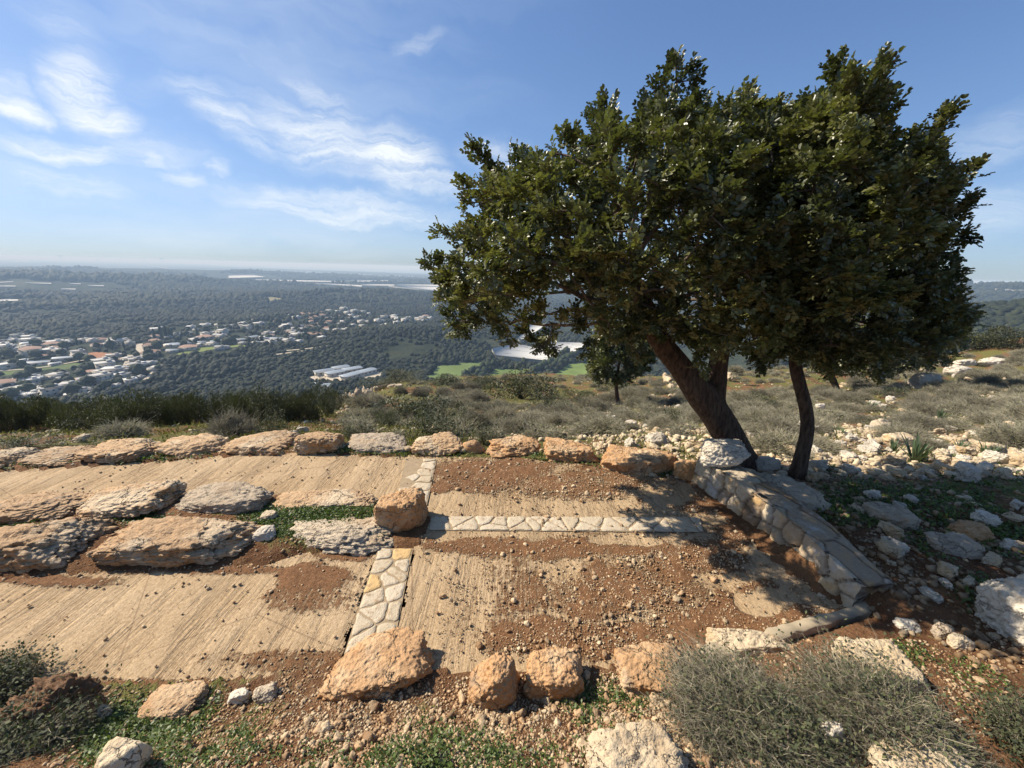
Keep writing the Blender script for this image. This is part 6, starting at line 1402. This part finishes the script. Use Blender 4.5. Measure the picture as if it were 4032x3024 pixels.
# far towers, the coast town and buildings on the right-hand hills
def tower(px, py, w, h, lab):
    P = vhit(px, py); k = float((P - CAMP) @ cf) / FPX; V, F = join([box((-.5, -.5, -1), (.5, .5, 1)), box((-.2, -.2, 1), (.2, .2, 1.12))]); o = obj("tower_block", mesh("tower_block", V, F, M_WALLH, smooth=False), None, P, 0.4, (w * k, w * k, h * k)); tag(o, lab, "tower block", "tower blocks on the far skyline")
for px, py, w, h, lab in ((60, 258.5, 1.6, 2.6, "pair of hazy tower blocks at the far left of the skyline, its first"), (62, 258.5, 1.4, 2.6, "pair of hazy tower blocks at the far left of the skyline, its second"), (98, 259.5, 3, 1.4, "low hazy block on the skyline right of the tower pair"), (120, 260, 1.2, 1.6, "thin hazy tower in the middle of the skyline"), (141, 261, 1.2, 1.6, "hazy tower left of the tallest one"), (145, 261, 1.6, 1.3, "short hazy block next to the tallest tower"), (162, 262, 2.6, 3.2, "tallest hazy tower on the far skyline")): tower(px, py, w, h, lab)
def town():
    rng = np.random.default_rng(2); P = []
    for _ in range(420):
        x = rng.uniform(400, 1110); y = rng.uniform(96, 100) + (x - 400) * .045 + rng.uniform(0, 14); Q = vhit(*Z7(x, y)); k = float((Q - CAMP) @ cf) / FPX; s = rng.uniform(.35, 1.0) * k; v, f = box((-.5, -.5, -.3), (.5, .5, rng.uniform(.3, .8))); P.append((v * s + Q, f))
    V, F = join(P); stuff(obj("distant_town", mesh("distant_town", V, F, M_RW, smooth=False)), "pale buildings of the hazy coastal town", "town")
town()
for px, py, w, k, lab in ((988, 288.0, 4, 0, "white building on the crest of the far right hill"), (993, 288.8, 5, 0, "second white building along the far right hill's crest"), (999, 289.6, 5, 0, "white building at the slope end of the far hill's crest"), (1006, 290.3, 6, 0, "long white building near the photo's right edge on the far hill"), (1018, 290.8, 8, 0, "white building touching the photo's right edge on the far hill"), (983, 319, 7, 0, "white low building in the wooded hillside on the right"), (990, 318.6, 5, 0, "small white building beside the low one in the wooded hillside")):
    P = vhit(px, py); wd = w / FPX * float((P - CAMP) @ cf); o = HP.get(k); o.location = [float(v) for v in P]; o.scale = (wd, wd * .6, wd * .35 if wd < 20 else wd * .2); o.rotation_euler = (0, 0, -.6); tag(o, lab, "house", "white buildings on the right-hand hills")

# ------------------------------------------------------------------ air
def haze():
    V, F = box((-26000, -3000, -170), (26000, 26000, 14)); m = bpy.data.materials.new("haze_air"); m.use_nodes = True; nt = m.node_tree; nt.nodes.clear(); out = nt.nodes.new("ShaderNodeOutputMaterial"); v = nt.nodes.new("ShaderNodeVolumePrincipled")
    v.inputs['Color'].default_value = (0.55, 0.76, 1.0, 1); v.inputs['Absorption Color'].default_value = (0.72, 0.78, 0.92, 1); v.inputs['Density'].default_value = 2.2e-4; v.inputs['Anisotropy'].default_value = 0.0; nt.links.new(v.outputs[0], out.inputs['Volume'])
    stuff(obj("haze", mesh("haze", V, F, m, smooth=False)), "pale haze over the valley", "haze")
haze()
